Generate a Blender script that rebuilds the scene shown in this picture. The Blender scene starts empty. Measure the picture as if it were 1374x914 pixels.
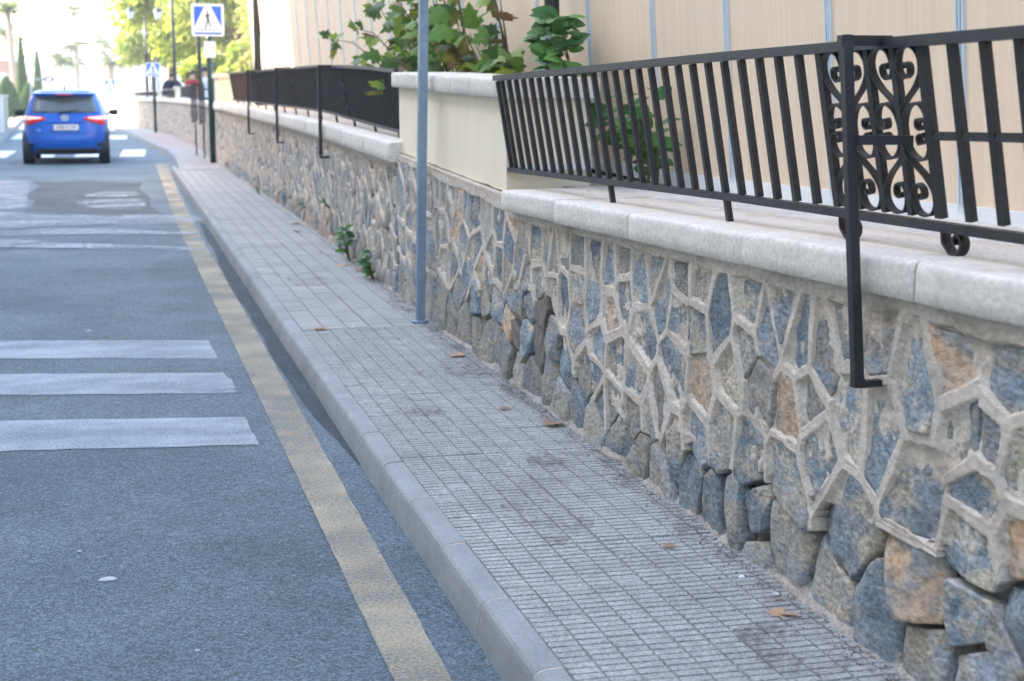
import bpy, math, random
import numpy as np
from mathutils import Vector, Matrix, noise
sc = bpy.context.scene
col = sc.collection
PI = math.pi
rad = math.radians

# ---------------------------------------------------------------- camera, sky, sun, exposure
cam_d = bpy.data.cameras.new('camera'); cam = bpy.data.objects.new('camera', cam_d); col.objects.link(cam)
cam.location = (0, 0, 1.47)
cam.rotation_euler = (rad(90 - 9.2367), 0, rad(-14.4292))
cam_d.sensor_width = 36; cam_d.lens = 53.97
cam_d.clip_start = .05; cam_d.clip_end = 3000
cam_d.dof.use_dof = True; cam_d.dof.focus_distance = 5.1; cam_d.dof.aperture_fstop = 4.8
sc.camera = cam
SUN_EL, SUN_ROT = 33.5, -57.0
w = bpy.data.worlds.new('World'); sc.world = w; w.use_nodes = True
sk = w.node_tree.nodes.new('ShaderNodeTexSky'); sk.sky_type = 'NISHITA'; sk.sun_disc = False
sk.sun_elevation = rad(SUN_EL); sk.sun_rotation = rad(SUN_ROT); sk.altitude = 30
sk.air_density = 1.0; sk.dust_density = 2.2; sk.ozone_density = .6
w.node_tree.links.new(sk.outputs[0], w.node_tree.nodes['Background'].inputs[0])
w.node_tree.nodes['Background'].inputs[1].default_value = .15
sl = bpy.data.lights.new('sun', 'SUN'); sl.energy = 3.6; sl.angle = rad(.53); sl.color = (1, .93, .82)
so = bpy.data.objects.new('sun', sl); col.objects.link(so)
dirn = Vector((math.sin(rad(SUN_ROT)) * math.cos(rad(SUN_EL)), math.cos(rad(SUN_ROT)) * math.cos(rad(SUN_EL)), math.sin(rad(SUN_EL))))
so.rotation_euler = dirn.to_track_quat('Z', 'Y').to_euler(); so.location = (-20, 12, 20)
vs = sc.view_settings
vs.view_transform = 'Standard'; vs.look = 'None'; vs.gamma = 1; vs.exposure = 2.95; vs.use_curve_mapping = False
sc.cycles.use_denoising = True
sc.cycles.max_bounces = 8; sc.cycles.transparent_max_bounces = 12

# ---------------------------------------------------------------- helpers
class MB:
    """collects vertices and faces (with material slots) for ONE mesh object"""
    def __init__(s): s.v = []; s.f = []; s.m = []
    def add(s, vs_, fs, mi=0):
        o = len(s.v); s.v += [tuple(p) for p in vs_]; s.f += [tuple(i + o for i in f) for f in fs]; s.m += [mi] * len(fs); return s
    def box(s, a, b, mi=0):
        x0, y0, z0 = a; x1, y1, z1 = b
        return s.add([(x0,y0,z0),(x1,y0,z0),(x1,y1,z0),(x0,y1,z0),(x0,y0,z1),(x1,y0,z1),(x1,y1,z1),(x0,y1,z1)],
                     [(0,3,2,1),(4,5,6,7),(0,1,5,4),(1,2,6,5),(2,3,7,6),(3,0,4,7)], mi)
    def hexa(s, p, mi=0):
        return s.add(p, [(0,3,2,1),(4,5,6,7),(0,1,5,4),(1,2,6,5),(2,3,7,6),(3,0,4,7)], mi)
    def bar(s, a, b, wx, wy, ref=(0,1,0), mi=0):
        a = Vector(a); b = Vector(b); d = (b - a).normalized(); r = Vector(ref)
        if abs(d.dot(r)) > .95: r = Vector((1,0,0))
        u = d.cross(r).normalized(); q = u.cross(d)
        u = u * wx / 2; q = q * wy / 2
        return s.hexa([a-u-q, a+u-q, a+u+q, a-u+q, b-u-q, b+u-q, b+u+q, b-u+q], mi)
    def tube(s, pts, rs, n=10, mi=0, cap=True):
        pts = [Vector(p) for p in pts]
        if not hasattr(rs, '__len__'): rs = [rs] * len(pts)
        vs_ = []; up = None
        for i, p in enumerate(pts):
            d = (pts[min(i+1, len(pts)-1)] - pts[max(i-1, 0)]).normalized()
            if up is None:
                up = Vector((0,0,1)) if abs(d.z) < .9 else Vector((1,0,0))
            u = d.cross(up).normalized(); q = u.cross(d).normalized(); up = q
            for k in range(n):
                t = 2*PI*k/n; vs_.append(p + (u*math.cos(t) + q*math.sin(t)) * rs[i])
        fs = []
        for i in range(len(pts)-1):
            for k in range(n):
                a = i*n+k; b = i*n+(k+1) % n; fs.append((a, b, b+n, a+n))
        if cap: fs += [tuple(reversed(range(n))), tuple(range((len(pts)-1)*n, len(pts)*n))]
        return s.add(vs_, fs, mi)
    def strap(s, pts, nrm, wn, th, mi=0):
        """flat bar bent along pts: wn wide along nrm, th thick in the plane of the curve"""
        pts = [Vector(p) for p in pts]; nrm = Vector(nrm).normalized(); vs_ = []
        for i, p in enumerate(pts):
            d = (pts[min(i+1, len(pts)-1)] - pts[max(i-1, 0)]).normalized()
            q = nrm.cross(d).normalized() * th/2; u = nrm * wn/2
            vs_ += [p-u-q, p+u-q, p+u+q, p-u+q]
        fs = []
        for i in range(len(pts)-1):
            for k in range(4):
                a = i*4+k; b = i*4+(k+1) % 4; fs.append((a, b, b+4, a+4))
        e = (len(pts)-1)*4; fs += [(3,2,1,0), (e,e+1,e+2,e+3)]
        return s.add(vs_, fs, mi)
    def lathe(s, prof, c=(0,0,0), n=16, mi=0):
        vs_ = []; fs = []
        for r, z in prof:
            for k in range(n):
                t = 2*PI*k/n; vs_.append((c[0]+r*math.cos(t), c[1]+r*math.sin(t), c[2]+z))
        for i in range(len(prof)-1):
            for k in range(n):
                a = i*n+k; b = i*n+(k+1) % n; fs.append((a, b, b+n, a+n))
        fs += [tuple(reversed(range(n))), tuple(range((len(prof)-1)*n, len(prof)*n))]
        return s.add(vs_, fs, mi)
    def mesh(s, name):
        me = bpy.data.meshes.new(name); me.from_pydata(s.v, [], s.f); me.update(); return me
    def build(s, name, mats, parent=None, smooth=False, origin=None, label=None, local=False):
        if origin is None:
            if local or not s.v: origin = (0,0,0)
            else:
                a = np.array(s.v); origin = ((a[:,0].min()+a[:,0].max())/2, (a[:,1].min()+a[:,1].max())/2, a[:,2].min())
        o_ = Vector(origin); s.v = [tuple(Vector(p) - o_) for p in s.v]
        me = s.mesh(name)
        if not isinstance(mats, (list, tuple)): mats = [mats]
        for m in mats: me.materials.append(m)
        if len(mats) > 1: me.polygons.foreach_set('material_index', s.m)
        if smooth: me.polygons.foreach_set('use_smooth', [True]*len(me.polygons))
        o = bpy.data.objects.new(name, me); col.objects.link(o); o.location = o_
        if parent:
            o.parent = parent
            if not local:
                q = parent
                while q: o.location = o.location - q.location; q = q.parent
        if label: o['label'] = label
        return o
def tag(o, label, cat, group=None):
    o['label'] = label; o['category'] = cat
    if group: o['group'] = group
    return o
def struct(o): o['kind'] = 'structure'; return o
def stuff(o): o['kind'] = 'stuff'; return o
def empty(name, loc=(0,0,0), rz=0, label=None, cat=None, group=None):
    o = bpy.data.objects.new(name, None); col.objects.link(o); o.location = loc; o.rotation_euler = (0,0,rz); o.empty_display_size = .1
    if label: tag(o, label, cat, group)
    return o
def inst(src, parent, loc=(0,0,0), rot=None, scale=None):
    c = src.copy(); col.objects.link(c); c.parent = parent; c.location = loc
    if rot is not None: c.rotation_euler = rot
    if scale is not None: c.scale = scale
    return c
def copy_tree(o, parent=None):
    c = o.copy(); col.objects.link(c); c.parent = parent
    for ch in list(o.children): copy_tree(ch, c)
    return c
# ---------------------------------------------------------------- materials
def mk(name, c1, c2, scale=6, rough=.85, amt=.25, fscale=90, bump=.25, bscale=140, bdist=.004, metal=0, stretch=(1,1,1),
       lo=.35, hi=.65, rnd=0, c3=None, s3=3, t3=(.55,.7), spec=.4, trans=0, coat=0, extra=None, world=False):
    m = bpy.data.materials.new(name); m.use_nodes = True; nt = m.node_tree; N = nt.nodes; L = nt.links
    b = N['Principled BSDF']
    tc = N.new('ShaderNodeTexCoord'); mp = N.new('ShaderNodeMapping'); mp.inputs['Scale'].default_value = stretch
    vec = tc.outputs['Object']
    if world: vec = N.new('ShaderNodeNewGeometry').outputs['Position']
    oi = N.new('ShaderNodeObjectInfo')
    if rnd and not world:
        ad = N.new('ShaderNodeVectorMath'); ad.operation = 'MULTIPLY_ADD'
        cv = N.new('ShaderNodeCombineXYZ'); 
        for k in range(3): L.new(oi.outputs['Random'], cv.inputs[k])
        L.new(cv.outputs[0], ad.inputs[0]); ad.inputs[1].default_value = (37, 53, 71); L.new(vec, ad.inputs[2]); vec = ad.outputs[0]
    L.new(vec, mp.inputs[0]); vec = mp.outputs[0]
    def nz(sc_, det=5, rg=.6):
        n = N.new('ShaderNodeTexNoise'); n.inputs['Scale'].default_value = sc_; n.inputs['Detail'].default_value = det; n.inputs['Roughness'].default_value = rg
        L.new(vec, n.inputs['Vector']); return n.outputs['Fac']
    def rng(src, a0, a1, b0=0, b1=1):
        r = N.new('ShaderNodeMapRange'); r.inputs[1].default_value = a0; r.inputs[2].default_value = a1; r.inputs[3].default_value = b0; r.inputs[4].default_value = b1
        L.new(src, r.inputs[0]); return r.outputs[0]
    def mix(f, a, b_, typ='MIX'):
        x = N.new('ShaderNodeMix'); x.data_type = 'RGBA'; x.blend_type = typ
        if isinstance(f, (int, float)): x.inputs[0].default_value = f
        else: L.new(f, x.inputs[0])
        for i, q in ((6, a), (7, b_)):
            if isinstance(q, tuple): x.inputs[i].default_value = (*q, 1)
            else: L.new(q, x.inputs[i])
        return x.outputs[2]
    c = mix(rng(nz(scale), lo, hi), c1, c2)
    if c3: c = mix(rng(nz(s3, 8, .72), *t3), c, c3)
    if amt:
        cmb = N.new('ShaderNodeCombineColor'); v = rng(nz(fscale, 3), .3, .7, 1-amt, 1+amt)
        for k in range(3): L.new(v, cmb.inputs[k])
        c = mix(1.0, c, cmb.outputs[0], 'MULTIPLY')
    if rnd:
        cmb = N.new('ShaderNodeCombineColor'); v = rng(oi.outputs['Random'], 0, 1, 1-rnd, 1+rnd)
        for k in range(3): L.new(v, cmb.inputs[k])
        c = mix(1.0, c, cmb.outputs[0], 'MULTIPLY')
    if extra: c = extra(N, L, c, tc, rng, mix, nz)
    L.new(c, b.inputs['Base Color'])
    b.inputs['Roughness'].default_value = rough; b.inputs['Metallic'].default_value = metal
    b.inputs['Specular IOR Level'].default_value = spec
    if coat: b.inputs['Coat Weight'].default_value = coat; b.inputs['Coat Roughness'].default_value = .03
    if bump:
        bp = N.new('ShaderNodeBump'); bp.inputs['Strength'].default_value = bump; bp.inputs['Distance'].default_value = bdist
        L.new(nz(bscale, 6, .65), bp.inputs['Height']); L.new(bp.outputs[0], b.inputs['Normal'])
    if trans:
        tr = N.new('ShaderNodeBsdfTranslucent'); L.new(c, tr.inputs['Color']); ms = N.new('ShaderNodeMixShader'); ms.inputs[0].default_value = trans
        L.new(b.outputs[0], ms.inputs[1]); L.new(tr.outputs[0], ms.inputs[2]); L.new(ms.outputs[0], N['Material Output'].inputs['Surface'])
    return m
def plain(name, c, rough=.5, metal=0, spec=.5, emit=None, coat=0):
    m = bpy.data.materials.new(name); m.use_nodes = True; b = m.node_tree.nodes['Principled BSDF']
    b.inputs['Base Color'].default_value = (*c, 1); b.inputs['Roughness'].default_value = rough; b.inputs['Metallic'].default_value = metal
    b.inputs['Specular IOR Level'].default_value = spec
    if coat: b.inputs['Coat Weight'].default_value = coat; b.inputs['Coat Roughness'].default_value = .03
    if emit: b.inputs['Emission Color'].default_value = (*c, 1); b.inputs['Emission Strength'].default_value = emit
    return m
def worn(name, c, hole_lo, hole_hi, scale=5, stretch=(1,1,1), fine=140, c2=None, rough=.8, amax=1.0):
    """thin road paint: fine grains and worn patches are see-through"""
    m = mk(name, c, c2 or tuple(x*.85 for x in c), scale=9, rough=rough, amt=.12, fscale=220, bump=.35, bscale=260, bdist=.003)
    N = m.node_tree.nodes; L = m.node_tree.links; b = N['Principled BSDF']
    tc = N.new('ShaderNodeTexCoord'); mp = N.new('ShaderNodeMapping'); mp.inputs['Scale'].default_value = stretch; L.new(tc.outputs['Object'], mp.inputs[0])
    n1 = N.new('ShaderNodeTexNoise'); n1.inputs['Scale'].default_value = scale; n1.inputs['Detail'].default_value = 6
    n2 = N.new('ShaderNodeTexNoise'); n2.inputs['Scale'].default_value = fine; n2.inputs['Detail'].default_value = 3
    L.new(mp.outputs[0], n1.inputs['Vector']); L.new(tc.outputs['Object'], n2.inputs['Vector'])
    ad = N.new('ShaderNodeMath'); ad.operation = 'MULTIPLY_ADD'; ad.inputs[1].default_value = .9; L.new(n2.outputs['Fac'], ad.inputs[0]); L.new(n1.outputs['Fac'], ad.inputs[2])
    r = N.new('ShaderNodeMapRange'); r.inputs[1].default_value = hole_lo; r.inputs[2].default_value = hole_hi; r.inputs[3].default_value = .03; r.inputs[4].default_value = amax
    L.new(ad.outputs[0], r.inputs[0])
    t = N.new('ShaderNodeBsdfTransparent'); ms = N.new('ShaderNodeMixShader'); L.new(r.outputs[0], ms.inputs[0]); L.new(t.outputs[0], ms.inputs[1]); L.new(b.outputs[0], ms.inputs[2])
    L.new(ms.outputs[0], N['Material Output'].inputs['Surface'])
    return m
def grains(N, L, c, tc, rng, mix, nz):
    for sc_, lo_, hi_ in ((190, .5, 1.6), (80, .8, 1.25)):
        v = N.new('ShaderNodeTexVoronoi'); v.inputs['Scale'].default_value = sc_; L.new(tc.outputs['Object'], v.inputs['Vector'])
        s_ = N.new('ShaderNodeSeparateColor'); L.new(v.outputs['Color'], s_.inputs[0]); q = N.new('ShaderNodeCombineColor'); r_ = rng(s_.outputs[0], 0, 1, lo_, hi_)
        for k in range(3): L.new(r_, q.inputs[k])
        c = mix(1.0, c, q.outputs[0], 'MULTIPLY')
    return c
m_asphalt = mk('asphalt', (.112,.148,.166), (.154,.194,.210), scale=.9, rough=.82, amt=.3, fscale=120, bump=1.0, bscale=110, bdist=.012, c3=(.09,.118,.132), s3=.6, t3=(.48,.66), spec=.35, extra=grains)
m_asphalt_new = mk('dark asphalt', (.046,.055,.066), (.066,.076,.088), scale=3, rough=.8, amt=.3, fscale=120, bump=1.0, bscale=110, bdist=.012, extra=grains)
m_patch = worn('old dark asphalt patch', (.05,.058,.068), .62, .9, scale=1.6, fine=60, c2=(.065,.073,.082))
m_stain = worn('damp gutter stain', (.045,.055,.066), .6, 1.0, scale=3, stretch=(1.5,.5,1), fine=50, amax=.8)
m_dust = worn('brown dust', (.17,.135,.105), .95, 1.3, scale=5, fine=45, amax=.75, rough=1)
m_scrap = mk('grey chewing gum', (.5,.5,.49), (.42,.42,.41), scale=60, rough=.8)
m_ground = mk('ground soil', (.16,.14,.11), (.2,.17,.13), scale=.4, rough=.95)
m_zebra = worn('zebra paint', (.46,.51,.54), .45, 1.15, scale=2.5, stretch=(.6,1.4,1), fine=80, c2=(.54,.58,.6), amax=.72)
m_zebra_white = worn('fresh zebra paint', (.78,.78,.77), .35, .7)
m_yellow = worn('yellow line paint', (.54,.435,.28), .5, 1.2, scale=2.2, fine=90, c2=(.48,.405,.30), amax=.85)
m_smear = worn('white paint smear', (.6,.63,.65), .75, 1.35, scale=1.6, stretch=(.8,1.3,1), fine=14, c2=(.5,.53,.55), amax=.8)
m_kerb = mk('kerb concrete', (.27,.27,.262), (.34,.335,.325), scale=5, rough=.9, amt=.2, fscale=160, bump=.25, bscale=180, rnd=.07, c3=(.25,.24,.23), s3=4, t3=(.6,.8))
m_kerbjoint = mk('kerb mortar', (.52,.43,.36), (.46,.38,.32), scale=30, rough=.95, bump=.5)
m_tile = mk('pavement tile', (.315,.305,.283), (.39,.378,.35), scale=9, rough=.85, amt=.45, fscale=130, bump=.4, bscale=200, rnd=.06, c3=(.235,.215,.19), s3=2.6, t3=(.52,.78), world=True)
m_tile_sq = mk('square pavement tile', (.32,.308,.285), (.385,.37,.342), scale=6, rough=.85, amt=.25, fscale=170, bump=.4, bscale=200, rnd=.06, c3=(.27,.25,.22), s3=2, t3=(.55,.8), world=True)
m_tile_red = mk('red pavement tile', (.36,.27,.25), (.42,.33,.3), scale=3, rough=.85, amt=.2, rnd=.1)
m_grout = mk('dirty tile bed', (.26,.24,.215), (.22,.195,.17), scale=5, rough=.95, amt=.3, fscale=120, bump=.5, bscale=120, c3=(.10,.075,.06), s3=3.5, t3=(.5,.62), world=True)
m_mortar = mk('wall mortar', (.65,.55,.45), (.54,.455,.37), scale=7, rough=.95, amt=.2, fscale=70, bump=.4, bscale=60, bdist=.006, c3=(.34,.27,.21), s3=5, t3=(.52,.74), stretch=(1,.5,1), world=True)
m_earth = mk('eroded earthy mortar', (.16,.125,.1), (.25,.205,.165), scale=14, rough=1, amt=.35, fscale=70, bump=.8, bscale=60, world=True)
m_fillet = mk('grey base mortar', (.33,.28,.235), (.42,.365,.31), scale=12, rough=.95, amt=.3, fscale=80, bump=.7, bscale=80, c3=(.22,.18,.15), s3=9, t3=(.5,.7), world=True)
STONE = {
 'b': mk('blue slate', (.15,.19,.225), (.29,.315,.33), scale=13, rough=.75, amt=.45, fscale=90, bump=1.0, bscale=24, bdist=.014, rnd=.25, c3=(.46,.385,.29), s3=7, t3=(.48,.58), stretch=(1,.5,1), spec=.4),
 'g': mk('buff slate', (.39,.325,.25), (.27,.26,.24), scale=13, rough=.8, amt=.45, fscale=90, bump=1.0, bscale=24, bdist=.014, rnd=.22, c3=(.25,.285,.32), s3=7, t3=(.5,.6), stretch=(1,.5,1)),
 'o': mk('rust slate', (.60,.38,.225), (.50,.40,.31), scale=13, rough=.8, amt=.38, fscale=55, bump=1.0, bscale=24, bdist=.014, rnd=.15, c3=(.30,.30,.295), s3=6, t3=(.5,.62), stretch=(1,.5,1)),
 'd': mk('dark stained slate', (.15,.115,.09), (.22,.185,.16), scale=8, rough=.85, amt=.3, fscale=70, bump=.9, bscale=40, bdist=.012, rnd=.15)}
m_coping = mk('limestone coping', (.67,.59,.495), (.77,.69,.59), scale=5, rough=.88, amt=.16, fscale=80, bump=.4, bscale=60, rnd=.05, c3=(.45,.39,.325), s3=5, t3=(.56,.8), stretch=(1,.6,1))
m_terrace = mk('terrace concrete', (.46,.42,.37), (.56,.52,.465), scale=4, rough=.9, amt=.25, fscale=80, bump=.4, bscale=120, c3=(.2,.185,.16), s3=3.2, t3=(.52,.75))
m_render = mk('cream render', (.86,.73,.545), (.90,.775,.59), scale=4, rough=.92, amt=.07, fscale=100, bump=.35, bscale=60, c3=(.66,.57,.42), s3=2.4, t3=(.6,.88), stretch=(1,1.5,.5))
m_core = mk('wall core', (.25,.21,.18), (.2,.17,.15), scale=6)
m_iron = mk('dark iron paint', (.013,.0115,.012), (.021,.018,.018), scale=14, rough=.5, amt=.25, fscale=160, bump=.25, bscale=200, bdist=.002, spec=.5, c3=(.05,.035,.028), s3=9, t3=(.64,.78))
m_rust = mk('rusted iron', (.12,.05,.03), (.07,.045,.04), scale=10, rough=.8, amt=.2)
m_galv = mk('blue grey galvanised steel', (.20,.265,.33), (.26,.325,.385), scale=18, rough=.5, amt=.12, fscale=120, bump=.15, metal=.35)
m_panel = mk('wood grain panel', (.76,.585,.415), (.82,.655,.48), scale=3, rough=.6, amt=.05, fscale=60, bump=.06, stretch=(1,14,.35), rnd=.045, c3=(.71,.55,.39), s3=9, t3=(.6,.8))
m_strip = mk('aluminium joint profile', (.60,.68,.74), (.68,.74,.79), scale=8, rough=.35, amt=.04, bump=0, metal=.3)
m_white = mk('white paint', (.76,.76,.75), (.8,.8,.79), scale=4, rough=.5, amt=.03, bump=0)
m_green = mk('dark green post paint', (.012,.05,.042), (.02,.065,.055), scale=9, rough=.4, amt=.1, bump=.05)
m_black = mk('black post paint', (.015,.016,.018), (.03,.03,.032), scale=9, rough=.45, amt=.15, bump=.05)
m_lantern = mk('lantern glass', (.6,.62,.66), (.7,.72,.75), scale=4, rough=.2, amt=.02, bump=0)
m_signblue = plain('sign blue', (.008,.10,.55), .4)
m_signwhite = plain('sign white', (.8,.8,.8), .35)
m_signblack = plain('sign black', (.01,.012,.012), .4)
m_bark = mk('bark', (.16,.12,.09), (.23,.18,.14), scale=12, rough=.95, bump=.8, bscale=40, stretch=(1,1,.3))
m_palmbark = mk('palm bark', (.33,.25,.18), (.40,.32,.24), scale=9, rough=.95, bump=.6, bscale=20, stretch=(1,1,3))
def leafmat(name, a, b, tr=.35, c3=None): return mk(name, a, b, scale=14, rough=.5, amt=.15, fscale=60, bump=.15, bscale=90, rnd=.25, trans=tr, spec=.35, c3=c3, s3=30, t3=(.58,.72))
LEAF = [leafmat('leaf deep green', (.06,.13,.028), (.085,.165,.038)), leafmat('leaf green', (.10,.20,.035), (.13,.24,.045)),
        leafmat('leaf bright', (.22,.32,.04), (.27,.36,.06), .5), leafmat('leaf turning', (.22,.17,.025), (.13,.15,.03), .4, (.25,.09,.03)),
        leafmat('leaf brown', (.16,.085,.04), (.2,.12,.06), .2)]
m_stem = mk('stem', (.12,.09,.05), (.09,.1,.04), scale=20, rough=.8)
m_dry = mk('dry leaf', (.42,.235,.13), (.5,.33,.2), scale=30, rough=.8, bump=.3, rnd=.25, trans=.15)
m_oval = [leafmat('oval leaf', (.04,.13,.03), (.06,.17,.04)), leafmat('oval leaf light', (.09,.22,.05), (.13,.27,.06))]
m_treeleaf = [leafmat('tree foliage yellow green', (.42,.45,.075), (.33,.39,.06), .55), leafmat('tree foliage green', (.28,.36,.07), (.22,.3,.055), .55), leafmat('tree foliage rusty', (.42,.33,.12), (.3,.31,.09), .5, (.42,.19,.09))]
m_palmleaf = leafmat('palm frond', (.10,.14,.04), (.14,.17,.05), .35)
m_cypress = leafmat('cypress foliage', (.10,.16,.06), (.13,.19,.075), .3)
# ---------------------------------------------------------------- ground, road, markings
def lerp(x, xs, ys): return float(np.interp(x, xs, ys))
def kx(Y): return lerp(Y, [5,10,17,27], [.982,1.0,1.03,1.06])          # inner edge of the kerb
def Xw(Y): return lerp(Y, [3,5,7,9.2,12.5,17,28,38,50,55,62,64], [1.745,1.76,1.77,1.785,1.85,1.9,1.89,2.0,1.8,1.5,.75,.5])   # wall face
def sheet(name, pts, z, mat, kind='structure', grid=None):
    m = MB(); m.add([(x, y, z) for x, y in pts], [tuple(range(len(pts)))]); o = m.build(name, mat, origin=(0,0,z)); o['kind'] = kind; return o
struct(MB().add([(-900,-60,-.03),(900,-60,-.03),(900,2500,-.03),(-900,2500,-.03)], [(0,1,2,3)]).build('ground', m_ground, origin=(0,0,-.03)))
rl = [(-4.6,-12),(-3.2,20),(-2.95,43),(-3.45,56),(-4.1,75),(-5.2,110),(-7,160)]
rr = [(-1.5,160),(-.7,110),(.0,75),(.7,60),(1.0,41),(1.3,36),(1.3,29),(1.06,27.5),(1.03,17),(.95,8),(.95,-12)]
o = MB(); n = len(rl)
sheet('road', rl + rr, 0, m_asphalt)
sheet('dark_asphalt_patch', [(-1.3,26.4),(-.9,26.0),(-.5,26.3),(.1,25.7),(.41,25.5),(.35,24),(.46,22),(.42,20.5),(.55,18.75),(.2,18.9),(-.06,18.65),(-.5,19.5),(-1.1,20.1),(-1.05,21.5),(-1.25,23),(-1.15,25)], .004, m_patch)
rnd = random.Random(4)
pts = []
for k in range(26): 
    Y = 17.5 - k*(17.5-5.9)/25; pts.append((.815 + .09*max(0,(Y-12)/6) + .085*max(0,(7.2-Y)/1.3)**1.5 + rnd.uniform(-.012,.012), Y))
pts += [(.93,5.86),(.96,6.1),(.985,8),(.99,12),(1.0,17.5)]
sheet('damp_gutter_strip', pts, .0055, m_stain)
# yellow no-parking line
ys = [-6,2] + [2.6+.06*k for k in range(190)] + [15,18,21,25,29,32]; rj = random.Random(9)
L_ = [(lerp(y,[0,6,15,20,32],[.622,.63,.634,.66,.80])+rj.uniform(-.0018,.0018), y) for y in ys]; R_ = [(lerp(y,[0,4,9,15,20,32],[.755,.772,.80,.815,.85,1.02])+rj.uniform(-.003,.003), y) for y in ys]
m = MB()
for i in range(len(ys)-1): m.add([(*L_[i],.009),(*R_[i],.009),(*R_[i+1],.009),(*L_[i+1],.009)], [(0,1,2,3)])
struct(m.build('yellow_line', m_yellow, origin=(0,0,.009)))
for pts in ([(-2.6,9.97),(-.7,9.49),(.5,9.18),(.51,8.54),(-.66,8.84),(-2.6,9.33)], [(-2.6,8.77),(-.63,8.34),(.51,8.09),(.535,7.85),(.54,7.52),(-.59,7.75),(-2.6,8.16)], [(-2.6,7.46),(-.55,7.12),(.53,6.94),(.54,6.36),(-.51,6.51),(-2.6,6.83)]):
    q = []
    for a, b in zip(pts, pts[1:]+pts[:1]):
        n_ = max(1, int(math.hypot(b[0]-a[0], b[1]-a[1])/.09)); q += [(a[0]+(b[0]-a[0])*k/n_+rj.uniform(-.005,.005), a[1]+(b[1]-a[1])*k/n_+rj.uniform(-.009,.009)) for k in range(n_)]
    sheet('crossing_stripe', q, .0042, m_zebra)
SM = [[(-1.9,20),(-1.39,19.8),(-.83,18.96),(-.32,18.94),(.37,18.99),(1.02,18.26),(1.0,17.52),(.34,17.4),(-.46,17.6),(-1.22,17.32),(-1.9,17.2)],
      [(-1.9,17),(-1.2,16.95),(-.52,17.14),(.02,17.0),(.36,16.55),(.85,16.43),(.83,16.08),(.31,16.22),(-.51,16.43),(-1.16,16.43),(-1.9,16.4)],
      [(-1.9,16.3),(-1.14,16.09),(-.48,15.46),(.29,15.04),(.85,14.6),(.84,14.33),(.28,14.68),(-.47,14.94),(-1.08,15.24),(-1.9,15.3)],
      [(-2.4,26.9),(-1.85,26.75),(-1.35,26.62),(-1.24,23),(-1.08,20.34),(-1.38,19.9),(-2.4,20)],
      [(-.59,21.3),(-.16,21.78),(.34,21.65),(.38,20.36),(.3,19.61),(-.33,20.02)], [(-.45,22.79),(-.06,23.37),(.31,23.27),(.33,22.11),(-.36,21.98)]]
def smooth_poly(p, n=2):
    for _ in range(n):
        q = []
        for i in range(len(p)):
            a = p[i]; b = p[(i+1) % len(p)]; q += [(a[0]*.75+b[0]*.25, a[1]*.75+b[1]*.25), (a[0]*.25+b[0]*.75, a[1]*.25+b[1]*.75)]
        p = q
    return p
for k, p in enumerate(SM): sheet('paint_smear', smooth_poly(p), .0125 + .0005*k, m_smear)
for x0, y0, y1, sx in ((.1,36,40.2,.12),(-.9,36,40.2,.1),(-1.9,36,40.2,.05),(-2.9,36,40.2,0),(-.17,49,53.2,.05),(-1.2,49,53.2,0),(-2.2,49,53.2,0),(-3.1,50,57,-.1)):
    sheet('far_crossing_stripe', [(x0,y0),(x0+.56,y0),(x0+.56+sx,y1),(x0+sx,y1)], .0045, m_zebra_white)
# small bits lying on the road
def blob(name, x, y, r, mat, z=.004, sx=1.0, seed=0):
    rg = random.Random(seed); m = MB(); n = 9
    top = [(x+sx*r*.8*math.cos(2*PI*k/n)*rg.uniform(.7,1.1), y+r*.8*math.sin(2*PI*k/n)*rg.uniform(.7,1.1), z+.0015) for k in range(n)]
    bot = [(x+(p[0]-x)*1.25, y+(p[1]-y)*1.25, z-.002) for p in top]
    m.add(bot+top, [tuple(range(n,2*n))] + [(k,(k+1)%n,n+(k+1)%n,n+k) for k in range(n)]); return m.build(name, mat)
for k, (x, y, r, lab) in enumerate(((-.071,4.664,.022,'flattened white gum spot on the asphalt before the worn crossing'),(-.2,9.75,.02,'white scrap on the asphalt just beyond the worn crossing'),(.16,3.98,.006,'tiny white crumb on the road beside the yellow line'),(-.16,4.98,.007,'tiny white crumb near the flattened gum spot'))):
    tag(blob('litter_scrap', x, y, r, m_scrap, sx=1.3, seed=k), lab, 'litter', 'scraps on the road')

# ---------------------------------------------------------------- kerb and pavement
kerb = struct(empty('kerb', (0,0,0)))
prof = [(-.088,-.02),(-.083,.04),(-.076,.09),(-.072,.105),(-.065,.114),(-.055,.119),(-.04,.1215),(0,.122),(0,-.02)]
def kerb_stone(y0, y1, j=0):
    m = MB(); n = len(prof); a = [(kx(y0)+x, y0, z) for x, z in prof]; b = [(kx(y1)+x, y1, z) for x, z in prof]
    m.add(a+b, [tuple(range(n)), tuple(reversed(range(n,2*n)))] + [(k, n+k, n+(k+1)%n, (k+1)%n) for k in range(n)])
    return m
rnd = random.Random(7)
for k in range(-6, 48):
    y0 = 3.334 + .525*k; y1 = y0 + .515
    o = kerb_stone(y0, y1).build('kerb_stone', m_kerb, kerb); o.location.z += rnd.uniform(-.0015,.0015); o.location.x += rnd.uniform(-.0015,.0015)
    mj = MB(); a = [(kx(y0)+x*1.0+(.0015 if i < 7 else 0), z-.0015) for i, (x, z) in enumerate(prof)]
    n = len(a); mj.add([(x, y1, z) for x, z in a] + [(x, y1+.010, z) for x, z in a], [(i, n+i, n+(i+1)%n, (i+1)%n) for i in range(n)])
    mj.build('mortar_joint', m_kerbjoint, kerb)
pave = MB()
for i in range(56):
    y0 = .2 + i*.5; y1 = y0 + .5
    pave.add([(kx(y0)+.001,y0,.112),(Xw(y0)+.12,y0,.112),(Xw(y1)+.12,y1,.112),(kx(y1)+.001,y1,.112)], [(0,1,2,3)])
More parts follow.
